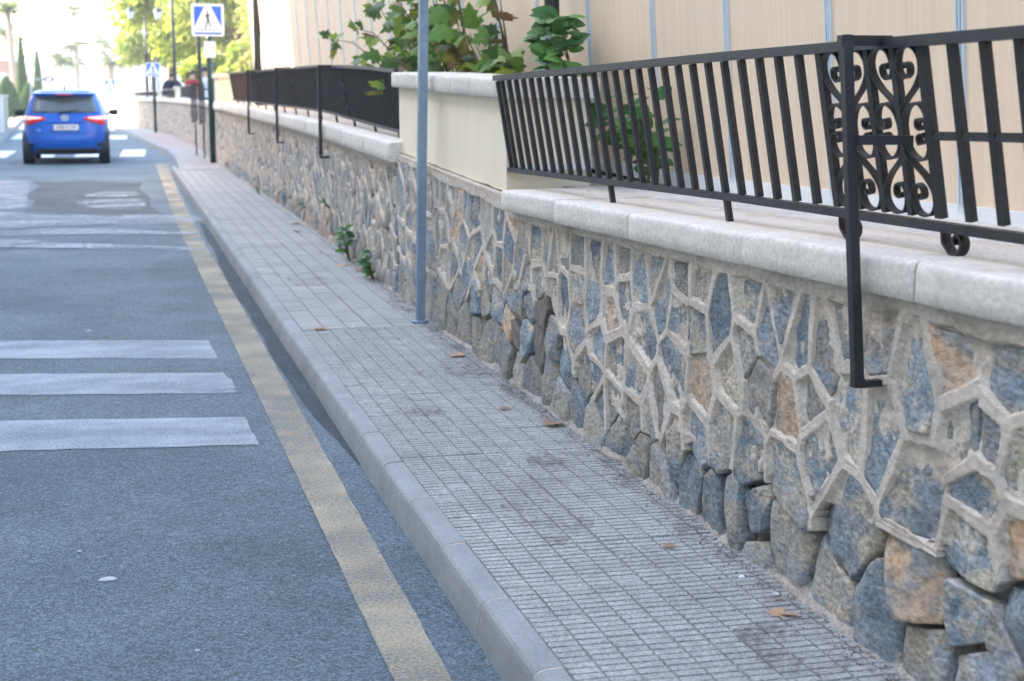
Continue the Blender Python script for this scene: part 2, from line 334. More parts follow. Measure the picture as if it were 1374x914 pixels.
pavement = struct(pave.build('pavement', m_grout, origin=(0,0,.112)))
def tile_mesh(nx, ny, w, l, gx, gy, seed, zt=.0075):
    rg = random.Random(seed); m = MB()
    for i in range(nx):
        for j in range(ny):
            x0 = i*w/nx + gx/2; x1 = (i+1)*w/nx - gx/2; y0 = j*l/ny + gy/2; y1 = (j+1)*l/ny - gy/2; c = min(.0022, (y1-y0)*.2); t = zt + rg.uniform(-.0012,.0006)
            m.add([(x0,y0,0),(x1,y0,0),(x1,y1,0),(x0,y1,0),(x0+c,y0+c,t),(x1-c,y0+c,t),(x1-c,y1-c,t),(x0+c,y1-c,t)], [(4,5,6,7),(0,1,5,4),(1,2,6,5),(2,3,7,6),(3,0,4,7)])
    return m
TW = .398
tA = [tile_mesh(5, 11, TW, TW, .0024, .0046, s) for s in range(4)]; tB = [tile_mesh(3, 3, TW, TW, .005, .005, s) for s in range(3)]
meA = []; meB = []
for t in tA: me = t.mesh('ribbed_tile'); me.materials.append(m_tile); meA.append(me)
for t in tB: me = t.mesh('square_tile'); me.materials.append(m_tile_sq); meB.append(me)
rnd = random.Random(11)
for j in range(66):
    y = .7 + j*.4
    for i in range(2 if y < 10 else 3):
        x = kx(y) + .003 + i*.4
        if x > Xw(y) - .02: continue
        ribbed = y < 8.5
        o = bpy.data.objects.new('paving_tile', rnd.choice(meA if ribbed else meB)); col.objects.link(o); o.parent = pavement
        o.location = (x, y, .0005 + rnd.uniform(-.0012,.0012)); o.rotation_euler = (rnd.uniform(-.003,.003), rnd.uniform(-.003,.003), 0)
# far pavement with reddish tiles
fk = [(1.2,27.6),(1.3,31.5),(1.32,37),(1.05,41.7),(.6,53),(.2,60),(-.3,70)]
m = MB(); mk2 = MB()
for (a, b) in zip(fk[:-1], fk[1:]):
    m.add([(*a,.1),(Xw(a[1])+.3,a[1],.1),(Xw(b[1])+.3,b[1],.1),(*b,.1)], [(0,1,2,3)])
    d = Vector((b[0]-a[0], b[1]-a[1], 0)); L2 = d.length; n_ = max(1, round(L2/1.0)); d = d/L2; nn = Vector((-d.y, d.x, 0))*.12
    for k in range(n_):
        p = Vector((*a,0)) + d*(L2*k/n_+.006); q = Vector((*a,0)) + d*(L2*(k+1)/n_-.006)
        MB().hexa([p+nn+Vector((0,0,-.02)), p-nn*0+Vector((0,0,-.02)), q+Vector((0,0,-.02)), q+nn+Vector((0,0,-.02)), p+nn*.8+Vector((0,0,.106)), p+Vector((0,0,.106)), q+Vector((0,0,.106)), q+nn*.8+Vector((0,0,.106))]).build('kerb_stone', m_kerb, kerb)
struct(m.build('far_pavement', m_tile_sq, origin=(0,0,.1)))
m = MB(); 
for k, y in enumerate((28.2,29.3,30.3,31.4,33.0)):
    m.add([(1.36,y,.1045),(Xw(y)-.05,y,.1045),(Xw(y)-.05,y+.5,.1045),(1.36,y+.5,.1045)], [(0,1,2,3)])
m.add([(1.25,40,.1045),(1.9,40,.1045),(1.65,52,.1045),(.8,52,.1045)], [(0,1,2,3)])
struct(m.build('red_paving_band', m_tile_red, origin=(0,0,.1045)))
struct(MB().add([(kx(27.5)-.05,27.35,.118),(kx(27.5)+.9,27.35,.118),(Xw(29)+.1,29,.102),(1.28,29,.102)], [(0,1,2,3)]).build('pavement_ramp', m_tile_sq, origin=(0,0,.1)))

# ---------------------------------------------------------------- stone walls
def clip(poly, a, b, c):
    """keep the side a*x+b*y<=c"""
    out = []
    for i in range(len(poly)):
        p = poly[i]; q = poly[(i+1) % len(poly)]; dp = a*p[0]+b*p[1]-c; dq = a*q[0]+b*q[1]-c
        if dp <= 0: out.append(p)
        if (dp < 0) != (dq < 0) and dp != dq:
            t = dp/(dp-dq); out.append((p[0]+(q[0]-p[0])*t, p[1]+(q[1]-p[1])*t))
    return out
def fbm(x, y, seed=0, oct=4):
    """value noise on numpy arrays"""
    r = np.random.RandomState(seed); T = r.rand(64,64); out = np.zeros_like(x); a = 1; tot = 0
    for k in range(oct):
        xi = np.floor(x).astype(int); yi = np.floor(y).astype(int); fx = x-xi; fy = y-yi; fx = fx*fx*(3-2*fx); fy = fy*fy*(3-2*fy)
        g = lambda i, j: T[(xi+i) % 64, (yi+j) % 64]
        out += a*((g(0,0)*(1-fx)+g(1,0)*fx)*(1-fy)+(g(0,1)*(1-fx)+g(1,1)*fx)*fy); tot += a; a *= .5; x = x*2.03+7.1; y = y*2.03+3.7
    return out/tot
def stone_geo(poly, front, seed, fine, depth=.05, cutamt=1.0):
    """outline -> rough faced stone in (Y,z,d) with d into the wall"""
    rg = random.Random(seed); P = []
    n = len(poly)
    for i in range(n):
        a = poly[i]; b = poly[(i+1) % n]; L = math.hypot(b[0]-a[0], b[1]-a[1])
        if L < .004: continue
        k = max(1, int(L/fine))
        cut = min(.3, .007/L)
        ts = [cut] + [j/k for j in range(1, k)] + [1-cut]
        for t in ts:
            j = .004*(noise.noise(Vector((a[0]+(b[0]-a[0])*t, a[1]+(b[1]-a[1])*t, seed))*40))
            P.append((a[0]+(b[0]-a[0])*t+j, a[1]+(b[1]-a[1])*t+j*rg.uniform(-1,1)))
    if len(P) < 3: return None
    cx = sum(p[0] for p in P)/len(P); cy = sum(p[1] for p in P)/len(P)
    R = max(math.hypot(p[0]-cx, p[1]-cy) for p in P); tx = rg.uniform(-.09,.09); tz = rg.uniform(-.07,.12)
    cuts = []
    for k in range(rg.choice((2,3,4))):
        a_ = rg.uniform(0, 2*PI); cuts.append((math.cos(a_), math.sin(a_), rg.uniform(.15,.6), R*rg.uniform(.25,.8)))
    def d(x, y, e):
        e = e + max([0] + [min(.03, s_*(ca*(x-cx)+sa*(y-cy)-o_)) for ca, sa, s_, o_ in cuts])*cutamt
        v = Vector((x*9, y*6, seed*1.7)); v2 = Vector((x*30, y*16, seed))
        return front + (x-cx)*tx + (y-cy)*tz + .009*noise.noise(v) + .005*noise.noise(v2) + e
    rings = [(1.0, depth, False), (1.0, .006, True), (.975, .0005, True)] + ([(q_,0,True) for q_ in (.9,.8,.68,.55,.42,.28,.14)] if fine < .03 else [(.5,-.003,True)])
    V = []; n = len(P)
    for s, e, nat in rings:
        for p in P:
            x = cx+(p[0]-cx)*s; y = cy+(p[1]-cy)*s; V.append((x, y, d(x, y, e) if nat else front+e))
    F = []
    for r in range(len(rings)-1):
        for k in range(n): F.append((r*n+k, r*n+(k+1) % n, (r+1)*n+(k+1) % n, (r+1)*n+k))
    V.append((cx, cy, d(cx, cy, 0))); c = len(V)-1; b = (len(rings)-1)*n
    for k in range(n): F.append((b+k, b+(k+1) % n, c))
    return V, F
def build_wall(root, Y0, Y1, seeds, ztop, thr, step, fine, maxparts, zb=.1, rib=1.0, seed=1):
    S = np.array([(a, b) for a, b, c in seeds]); N_ = len(S); rg = random.Random(seed)
    mids = {}
    def has_rib(i, j):
        key = (min(i,j), max(i,j))
        if key not in mids:
            my = (S[i,0]+S[j,0])/2; mz = (S[i,1]+S[j,1])/2
            mids[key] = (mz > thr(my) + rg.uniform(-.05,.05)) and rg.random() < .90*rib
        return mids[key]
    # mortar as relief
    ny = int((Y1-Y0)/step)+1; top = max(ztop(Y0), ztop(Y1), ztop((Y0+Y1)/2)); nz_ = int((top-zb)/step)+1
    yy = np.linspace(Y0, Y1, ny); tt = np.linspace(0, 1, nz_)
    zt = np.array([ztop(y) for y in yy]); YY = np.repeat(yy[:,None], nz_, 1); ZZ = zb + (zt[:,None]-zb)*tt[None,:]
    y = YY.ravel(); z = ZZ.ravel()
    wy = y + .007*(fbm(y*9, z*9, 3)-.5) + .004*(fbm(y*40, z*40, 5)-.5); wz = z + .007*(fbm(y*9+40, z*9, 4)-.5) + .004*(fbm(y*40, z*40+9, 6)-.5)
    D = np.zeros_like(y); LOW = np.zeros_like(y); CH = 20000
    for c0 in range(0, len(y), CH):
        a = wy[c0:c0+CH]; b = wz[c0:c0+CH]
        near = np.where((S[:,0] > a.min()-.8) & (S[:,0] < a.max()+.8))[0]
        dd = (a[:,None]-S[near,0])**2 + (b[:,None]-S[near,1])**2
        o3 = np.argpartition(dd, 3, axis=1)[:, :4]; r3 = np.take_along_axis(dd, o3, 1); so_ = np.argsort(r3, 1); o3 = np.take_along_axis(o3, so_, 1); r3 = np.take_along_axis(r3, so_, 1)
        zone = (b > np.array([thr(q) for q in a])) * 1.0
        ns = fbm(a*30, b*30, 11+seed); n2 = fbm(a*80, b*80, 12); n3 = fbm(a*5, b*5, 13); n4 = fbm(a*3+9, b*3, 14); n5 = fbm(a*7+3, b*7, 15)
        fill = np.where(zone > 0, np.where(n5 > .67, .003, .012) + .011*(ns-.5) + .004*(n2-.5), .055 + .04*(ns-.5))
        d = fill
        for k in (1, 2, 3):
            i0 = near[o3[:,0]]; i1 = near[o3[:,k]]
            e = (r3[:,k]-r3[:,0])/(2*np.sqrt((S[i0,0]-S[i1,0])**2+(S[i0,1]-S[i1,1])**2)+1e-6)
            R = np.array([has_rib(p, q) for p, q in zip(i0, i1)])
            hw = .0145 + .020*(n3-.5) + .002*(ns-.5)
            fill2 = np.where(zone > 0, fill - .005*np.clip(1-(e-hw)/.02, 0, 1), fill)
            prof_ = -.005 + .0016*(ns-.5) + .0008*(n2-.5) + .007*(n4-.5) + .002*np.clip(1-np.abs(e-hw*.3)/.004, 0, 1)*(n4 > .5)
            t = np.clip((e-hw)/.0035, 0, 1); rd = prof_*(1-t) + fill2*t
            d = np.where(R, np.minimum(d, rd), d)
        D[c0:c0+CH] = d; LOW[c0:c0+CH] = (zone == 0) & (d > .015)
    ztr = np.repeat(zt[:,None], nz_, 1).ravel(); bw = .045 + .03*(fbm(y*6, z*0, 21)-.5)
    t = np.clip((z-(ztr-bw))/.008, 0, 1); D = D*(1-t) + (-.004+.01*(fbm(y*25, z*25, 22)-.5))*t
    t = np.clip((.165+.05*(fbm(y*5, z*0, 31)-.5)-z)/.05, 0, 1); D = D*(1-t) + (-.022+.03*(fbm(y*16, z*16, 32)-.5))*t
    XW = np.array([Xw(q) for q in yy]); X = np.repeat(XW[:,None], nz_, 1).ravel() + D
    me = bpy.data.meshes.new('mortar'); nv = len(y)
    me.vertices.add(nv); me.vertices.foreach_set('co', np.stack([X-root.location.x, y-root.location.y, z-root.location.z], 1).ravel())
    idx = np.arange(nv).reshape(ny, nz_); q = np.stack([idx[:-1,:-1], idx[:-1,1:], idx[1:,1:], idx[1:,:-1]], -1).reshape(-1, 4)
    me.loops.add(q.size); me.loops.foreach_set('vertex_index', q.ravel()); me.polygons.add(len(q)); me.polygons.foreach_set('loop_start', np.arange(len(q))*4); me.polygons.foreach_set('loop_total', np.full(len(q), 4))
    me.polygons.foreach_set('use_smooth', np.zeros(len(q), bool)); me.update(calc_edges=True); me.validate()
    me.materials.append(m_mortar); me.materials.append(m_fillet); me.materials.append(m_earth); zc_ = z[q].mean(1); me.polygons.foreach_set('material_index', np.where(zc_ < .165 + .05*(fbm(y[q[:,0]]*6, z[q[:,0]]*0, 33)-.5), 1, np.where(LOW[q].mean(1) > .5, 2, 0)).astype(np.int32)); mo = bpy.data.objects.new('mortar', me); col.objects.link(mo); mo.parent = root
    # stones
    order = sorted(range(N_), key=lambda i: S[i,0]); rest = {}; cnt = 0
    for i in order:
        poly = [(Y0,zb),(Y1,zb),(Y1,ztop(Y1)-.045),((Y0+Y1)/2,ztop((Y0+Y1)/2)-.045),(Y0,ztop(Y0)-.045)]
        for j in np.where(np.abs(S[:,0]-S[i,0]) < .9)[0]:
            if j == i: continue
            dy, dz = S[j]-S[i]; L = math.hypot(dy, dz)
            if L > 1.0: continue
            g = .011 if has_rib(i, j) else rg.uniform(.004,.013)
            poly = clip(poly, dy/L, dz/L, (S[i,0]*dy+S[i,1]*dz)/L + L/2 - g)
            if len(poly) < 3: break
        if len(poly) < 3: continue
        up = S[i,1] > thr(S[i,0])
        front = rg.uniform(.001,.009) if up else rg.uniform(-.012,.006)
        g = stone_geo(poly, front, i*3+seed*911, fine, depth=.05, cutamt=.35 if up else 1.0)
        if not g: continue
        V, F = g; m = MB(); m.add([(Xw(a)+d_, a, b) for a, b, d_ in V], F)
        c = seeds[i][2]
        if cnt < maxparts: m.build('stone', STONE[c], root, smooth=True, origin=(Xw(S[i,0]), S[i,0], S[i,1]))
        else: rest.setdefault(c, MB()); rest[c].add(m.v, m.f)
        cnt += 1
    for c, m in rest.items(): stuff(m.build('far_stones', STONE[c], root, smooth=True))
    # solid core behind the facing
    m = MB(); ks = np.linspace(Y0+.002, Y1-.002, max(3, int((Y1-Y0)/1.5)))
    for a, b in zip(ks[:-1], ks[1:]):
        m.hexa([(Xw(a)+.05,a,0),(Xw(a)+.3,a,0),(Xw(b)+.3,b,0),(Xw(b)+.05,b,0),(Xw(a)+.05,a,ztop(a)-.006),(Xw(a)+.3,a,ztop(a)-.006),(Xw(b)+.3,b,ztop(b)-.006),(Xw(b)+.05,b,ztop(b)-.006)])
    m.build('core', m_core, root)
seeds = [(float(a), float(b), c) for a, b, c in (t.split(',') for t in """9.71,0.95,b 9.54,0.94,b 9.34,0.93,g 9.60,0.83,b 9.55,0.67,b 9.81,0.77,g 9.83,0.48,b 9.56,0.49,b 9.63,0.31,g 9.38,0.86,g 9.31,0.65,g 9.87,0.30,g 9.35,0.45,b 9.73,0.14,g 8.81,0.91,g 8.65,0.92,g 8.46,0.91,b 8.22,0.91,b 8.01,0.87,o 7.84,0.86,b 7.64,0.84,b 7.36,0.83,g 7.14,0.84,g 8.30,0.80,b 8.64,0.70,g 8.45,0.69,g 8.12,0.72,o 7.94,0.68,b 7.60,0.69,b 7.28,0.69,b 6.91,0.76,b 8.43,0.52,b 8.21,0.54,b 8.80,0.59,g 7.81,0.56,b 7.53,0.58,o 7.14,0.64,b 6.82,0.90,o 6.67,0.83,g 6.41,0.81,b 6.25,0.81,b 6.96,0.61,g 6.63,0.64,g 6.72,0.71,b 8.82,0.24,g 8.48,0.30,g 8.12,0.37,g 7.69,0.40,b 7.45,0.43,g 7.17,0.45,b 7.36,0.55,g 6.92,0.55,g 6.76,0.50,b 6.58,0.52,b 6.39,0.65,g 6.17,0.77,g 8.24,0.21,g 8.00,0.22,g 7.67,0.24,g 7.40,0.25,g 7.19,0.28,g 6.96,0.38,o 6.82,0.33,d 7.01,0.24,g 6.60,0.38,b 6.42,0.36,d 6.81,0.22,g 6.50,0.21,g 6.34,0.52,d 6.18,0.43,g 6.21,0.27,g 6.16,0.64,g 5.98,0.84,g 5.81,0.84,g 5.57,0.84,b 5.39,0.82,b 5.23,0.84,g 5.22,0.77,g 5.04,0.82,b 4.88,0.87,g 4.81,0.81,b 5.81,0.70,b 6.01,0.64,b 5.58,0.68,b 5.38,0.65,o 5.80,0.54,g 5.52,0.51,b 5.33,0.49,b 5.01,0.63,b 5.99,0.34,b 5.71,0.37,b 5.53,0.37,b 4.68,0.56,b 6.04,0.20,g 5.82,0.20,g 5.57,0.21,g 5.49,0.32,b 5.36,0.33,g 5.27,0.21,g 5.07,0.32,g 4.93,0.35,g 5.00,0.21,g 5.06,0.14,b 4.85,0.19,g 4.69,0.32,g 4.48,0.39,b 4.44,0.55,o 4.52,0.22,b 4.64,0.76,b 4.62,0.87,g 4.48,0.74,b 4.47,0.87,g 4.29,0.78,b 4.07,0.86,b 3.93,0.81,b 4.20,0.65,b 3.99,0.63,g 3.77,0.61,o 4.25,0.44,g 4.06,0.41,b 3.78,0.43,g 3.60,0.54,b 4.35,0.17,b 4.15,0.23,g 4.00,0.26,b 3.82,0.23,g 3.96,0.13,g 3.73,0.81,b 3.57,0.80,g 3.44,0.89,g 3.31,0.88,g 3.40,0.70,b 3.26,0.69,b 3.44,0.39,b 3.10,0.81,b 2.93,0.89,o 2.74,0.88,g 2.87,0.75,g 3.07,0.57,b 2.80,0.63,b 2.67,0.72,b 2.82,0.50,b 2.66,0.55,o 3.07,0.33,o 2.82,0.33,b 3.52,0.16,g 3.22,0.18,b 3.03,0.18,g 2.69,0.32,g 2.63,0.40,b 2.78,0.24,g 5.06,0.46,b 4.82,0.41,g 3.84,0.87,g 4.09,0.73,g 3.66,0.65,g 2.78,0.75,g""".split())]
rnd = random.Random(21)
k = 0
while k < 45:
    p = (rnd.uniform(1.0,2.62), rnd.uniform(.14,.98))
    if all(math.hypot(p[0]-s[0], p[1]-s[1]) > .14 for s in seeds): seeds.append((*p, rnd.choice('bbggo')))
    k += 1
def ct(Y): return lerp(Y, [1,2.7,7.0], [1.137,1.103,1.014])                         # top of the coping
def zt1(Y): return ct(Y) - .098 if Y < 6.9 else lerp(Y, [6.9,7.2,10.1], [.918,.972,1.058])
def zt1s(Y): return lerp(Y, [1,2.7,6.85,7.15,10.06], [1.037,1.004,.922,.962,1.056])
thr1 = lambda Y: lerp(Y, [2.66,2.87,3.2,3.69,4.1,4.39,4.73,5.11,5.56,5.96,6.25,6.68,7.41,8.31,9.69], [.5,.49,.43,.41,.38,.37,.32,.26,.35,.39,.6,.58,.47,.43,.34])
wall1 = empty('stone_wall', (1.9,5.5,0), label='rubble stone retaining wall with raised mortar joints, some washed out near the base', cat='wall')
build_wall(wall1, 1.0, 10.06, seeds, zt1s, thr1, .0055, .02, 300, seed=1)
def grid_seeds(Y0, Y1, z0, z1, sp, sd):
    rg = random.Random(sd); out = []; n = int((Y1-Y0)/sp); m_ = int(round((z1-z0)/sp))
    for i in range(n):
        for j in range(m_):
            out.append((Y0+(i+.5+rg.uniform(-.38,.38))*sp, z0+(j+.5+(.25 if i % 2 else -.25)+rg.uniform(-.3,.3))*sp, rg.choice('bbgggggo')))
    return out
zt2 = lambda Y: lerp(Y, [10,14.2,26.4,28], [.998,1.06,1.10,1.12])
wall2 = empty('stone_wall', (2.0,19,0), label='long rubble stone wall of narrow buff stones beyond the cream pier', cat='wall')
build_wall(wall2, 10.07, 28.0, grid_seeds(10.0,28.1,.1,1.15,.205,5), zt2, lambda Y: .3, .018, .06, 300, rib=.75, seed=2)
zt3 = lambda Y: lerp(Y, [28,50,64], [1.12,1.10,1.08])
wall3 = empty('stone_wall', (1.6,46,0), label='far stone wall curving left past the stair opening and the second crossing sign', cat='wall')
build_wall(wall3, 28.01, 64, grid_seeds(28,64.1,.1,1.15,.24,8), zt3, lambda Y: .15, .05, .12, 0, rib=.6, seed=3)
# ---------------------------------------------------------------- buildings on the shady side of the street (outside the frame, they shade it)
m_plaster = mk('pale plaster', (.55,.48,.38), (.62,.55,.45), scale=.6, rough=.9, amt=.06, bump=.1)
m_plaster2 = mk('pink plaster', (.45,.27,.21), (.5,.31,.25), scale=.6, rough=.9, amt=.06, bump=.1)
m_farwhite = mk('white plaster', (.72,.71,.68), (.78,.77,.74), scale=.3, rough=.9, amt=.04, bump=.05)
m_glass = plain('window glass', (.03,.04,.05), .08, spec=.6)
m_roof = mk('roof tile', (.32,.15,.09), (.4,.2,.13), scale=2, rough=.9)
m_glare_pane = mk('glare-paled window pane', (.55,.56,.57), (.6,.61,.62), scale=2, rough=.6, amt=.03, bump=0)  # panes coloured pale so the far windows wash out as in glare
def block(name, x0, y0, x1, y1, h, mat, label, cols_y, rows, side='+x', cat='building'):
    r = empty(name, ((x0+x1)/2, (y0+y1)/2, 0), label=label, cat=cat)
    MB().box((x0,y0,-.02), (x1,y1,h)).build('wall', mat, r)
    MB().box((x0-.2,y0-.2,h+.003), (x1+.2,y1+.2,h+.25)).build('roof', m_farwhite, r)
    for i in range(cols_y):
        for j in range(rows):
            if side == '+x':
                c = y0 + (i+.5)*(y1-y0)/cols_y; z = .9 + j*3.0
                if z + 1.5 > h: continue
                f = MB().box((x1-.01,c-.65,z), (x1+.05,c+.65,z+1.5)).build('window', m_white, r)
                MB().box((x1+.052,c-.57,z+.08), (x1+.06,c+.57,z+1.42)).build('pane', m_glass, f)
            else:
                c = x0 + (i+.5)*(x1-x0)/cols_y; z = 1.2 + j*3.0
                if z + 1.4 > h: continue
                f = MB().box((c-.5,y0-.05,z), (c+.5,y0+.01,z+1.3)).build('window', m_white, r)
                MB().box((c-.43,y0-.062,z+.07), (c+.43,y0-.054,z+1.23)).build('pane', m_glare_pane, f)
    return r
block('apartment_block', -18, -32, -7.5, 29, 14, m_plaster, 'tall pale apartment block on the shady side of the street', 16, 4)
block('row_building', -17, 29.6, -7.6, 66, 9.5, m_plaster, 'lower pale building along the shady side of the street', 10, 2)
struct(MB().add([(-7.6,-32,.1),(-3.6,-32,.1),(-3.15,20,.1),(-2.98,43,.1),(-3.48,56,.1),(-4.15,75,.1),(-5.25,110,.1),(-12,110,.1),(-7.7,66,.1)], [tuple(range(9))]).build('left_pavement', m_tile_sq, origin=(0,0,.1)))
lk = [(-4.4,-12),(-3.2,20),(-2.98,43),(-3.48,56),(-4.15,75),(-5.25,110)]
m = MB()
for a, b in zip(lk[:-1], lk[1:]): m.hexa([(a[0]-.12,a[1],-.02),(a[0]+.03,a[1],-.02),(b[0]+.03,b[1],-.02),(b[0]-.12,b[1],-.02),(a[0]-.12,a[1],.108),(a[0],a[1],.108),(b[0],b[1],.108),(b[0]-.12,b[1],.108)])
struct(m.build('left_kerb', m_kerb))

# ---------------------------------------------------------------- copings, pier, terrace
def coping_row(root, joints, xf, depth, top, th, rg, name='coping_stone'):
    for a, b in zip(joints[:-1], joints[1:]):
        a2 = a + .002; b2 = b - .002; m = MB(); ns = max(5, int((b-a)/.1)); dz = rg.uniform(-.003,.003); dx = rg.uniform(-.004,.004)
        vs_ = []; pr = [(.006,0),(0,.006),(0,th*.4),(.0003,th*.7),(.0012,th*.84),(.004,th*.925),(.008,th*.97),(.014,th*.993),(.022,th),(.12,th+.002),(depth*.6,th+.003),(depth,th+.003),(depth,0)]
        n = len(pr)
        for k in range(ns+1):
            y = a2 + (.007 if k == 1 else b2-a2-.007 if k == ns-1 else (b2-a2)*(k-1)/(ns-2) if 0 < k < ns else (b2-a2)*(k == ns)); e = .005 if k in (0, ns) else 0
            for i, (px, pz) in enumerate(pr):
                w_ = .003*noise.noise(Vector((px*8, y*2.2, pz*8))) + .0008*noise.noise(Vector((px*30, y*12, pz*30)))
                vs_.append((xf(y)+px+dx+w_+(e if i < 7 else 0), y, top(y)-th+pz+dz+(w_ if i > 2 else 0)-(e*.6 if 5 < i < 11 else 0)))
        fs = [(k*n+i, (k+1)*n+i, (k+1)*n+(i+1) % n, k*n+(i+1) % n) for k in range(ns) for i in range(n)]
        fs = [tuple(reversed(f)) for f in fs] + [tuple(range(n)), tuple(reversed(range(ns*n, ns*n+n)))]
        m.add(vs_, fs); ob = m.build(name, m_coping, root, smooth=True); ob.data.polygons[-1].use_smooth = False; ob.data.polygons[-2].use_smooth = False
        sh = ob.data.attributes.new('sharp_edge', 'BOOLEAN', 'EDGE')
        bot = {0, n-1}
        sh.data.foreach_set('value', [all(v % n in bot for v in ed.vertices) or abs(ed.vertices[0]-ed.vertices[1]) < n and (min(v//n for v in ed.vertices) == max(v//n for v in ed.vertices)) and ed.vertices[0]//n in (0, ns) for ed in ob.data.edges])
rg = random.Random(3)
coping1 = empty('wall_coping', (1.9,4,1.0), label='pale limestone coping slabs under the iron railing with the scroll panel', cat='coping')
coping_row(coping1, [1.0,2.05,3.07,4.04,5.06,5.98,6.87], lambda y: 1.713, .42, ct, .093, rg)
coping2 = empty('wall_coping', (2.0,19,1.0), label='long pale limestone coping under the solid-looking dark railing beyond the pier', cat='coping')
ct2 = lambda Y: lerp(Y, [10,14.2,26.4,28], [1.135,1.182,1.25,1.265])
js = [10.02,11.2,12.5,13.8,15.2,16.6,18,19.4,20.9,22.4,24,25.6,27.1,28]
coping_row(coping2, js, lambda y: Xw(y)-.055, .42, ct2, .13, rg)
coping3 = empty('wall_coping', (1.6,46,1.0), label='thin pale coping on the far curving wall', cat='coping')
coping_row(coping3, [28.01]+[28+2*i for i in range(1,19)], lambda y: Xw(y)-.05, .4, lambda Y: lerp(Y,[28,50,64],[1.24,1.23,1.2]), .12, rg)
m = MB()
for a, b in zip([1.0,2.7,5,7.22],[2.7,5,7.22,10.1]): m.add([(2.12,a,ct(a)-.004),(2.75,a,ct(a)-.004),(2.75,b,ct(b)-.004),(2.12,b,ct(b)-.004)], [(0,1,2,3)])
struct(m.build('terrace_floor', m_terrace, origin=(0,0,0)))
m = MB()
for a, b in zip([10.1,14,20],[14,20,29]): m.add([(2.2,a,ct2(a)-.03),(2.95,a,ct2(a)-.03),(2.95,b,ct2(b)-.03),(2.2,b,ct2(b)-.03)], [(0,1,2,3)])
struct(m.build('terrace_floor', m_terrace, origin=(0,0,0)))
struct(MB().add([(2.2,29,.42),(80,29,.42),(80,140,.42),(-.1,140,.42),(.3,66,.42),(.85,64,.42),(1.8,55,.42),(2.1,50,.42),(2.3,38,.42)], [tuple(range(9))]).build('park_ground', m_ground, origin=(0,0,.42)))
# the cream rendered pier
pier = empty('rendered_pier', (2.05,8.7,1.0), label='cream rendered pier with stone cap between the two railings', cat='pier')
def skew(m, x0, x1, y0, y1, zb, zt, nx=2, ny=24, nz_=10, amp=.003, rag=0):
    V = []; F = []
    def P(u, v, t, d=0):
        return None
    # front (street) face and near face as relief grids, the other faces plain
    for (fx, n1) in (('front', ny), ('near', max(6, nx))):
        base = len(V)
        for i in range(n1+1):
            for k in range(nz_+1):
                u = i/n1; t = k/nz_; y = y0 + (y1-y0)*u if fx == 'front' else y0; x = x0 if fx == 'front' else x0 + (x1-x0)*u
                b_ = zb(y); tt = zt(y); z = b_ + (tt-b_)*t
                if k == 0 and rag: z += rag*noise.noise(Vector((x*7, y*9, 1)))
                j = amp*noise.noise(Vector((x*6, y*6, z*6)))
                edge = 0
                V.append((x+j if fx == 'front' else x, y if fx == 'front' else y-j, z))
        for i in range(n1):
            for k in range(nz_):
                a = base+i*(nz_+1)+k; q = (a, a+1, a+nz_+2, a+nz_+1); F.append(q if fx == 'front' else tuple(reversed(q)))
    m.add(V, F)
    m.add([(x1,y0,zb(y0)),(x1,y1,zb(y1)),(x1,y1,zt(y1)),(x1,y0,zt(y0)),(x0,y1,zb(y1)),(x0,y1,zt(y1)),(x0,y0,zt(y0)),(x0,y0,zb(y0))], [(0,1,2,3),(4,5,2,1),(6,3,2,5),(7,4,1,0)])
    return m
pzb = lambda y: lerp(y, [7.25,10.1], [.985,1.068]); pzt = lambda y: lerp(y, [7.2,10.2], [1.432,1.492])
skew(MB(), 1.835, 2.26, 7.24, 10.12, pzb, pzt, rag=.012).build('body', m_render, pier)
coping_row(pier, [7.19,8.3,9.3,10.17], lambda y: 1.793, .5, lambda y: lerp(y,[7.2,10.2],[1.528,1.592]), .096, rg, 'cap_stone')
MB().box((1.845,7.2,1.09), (2.255,7.236,1.125)).build('skirting', m_white, pier)
m = MB(); m.add([(1.80,7.2,.93),(2.26,7.2,.93),(2.26,10.1,1.04),(1.80,10.1,1.04),(1.80,7.2,.976),(2.26,7.2,.976),(2.26,10.1,1.062),(1.80,10.1,1.062)], [(0,3,2,1),(4,5,6,7),(0,1,5,4),(1,2,6,5),(2,3,7,6),(3,0,4,7)])
m.build('bed_joint', m_mortar, pier)
# smaller piers further along the wall
m_render2 = m_render
for k, (y, d, z1, lab, wd) in enumerate(((28.9,1.1,1.79,'cream pier at the end of the dark railing behind the first crossing sign',.3),(46.8,.9,1.6,'narrow cream pier between the person in red and the person in the dark jacket',.18),(54.3,.8,1.5,'small cream pier on the curve of the far wall',.18))):
    r = empty('wall_pier', (Xw(y)+.2,y,1.2), label=lab, cat='pier')
    MB().box((Xw(y)-.01,y,1.2), (Xw(y)+wd,y+d,z1-.09)).build('body', m_render, r)
    MB().box((Xw(y)-.05,y-.04,z1-.087), (Xw(y)+wd+.04,y+d+.04,z1)).build('cap_stone', m_coping, r)

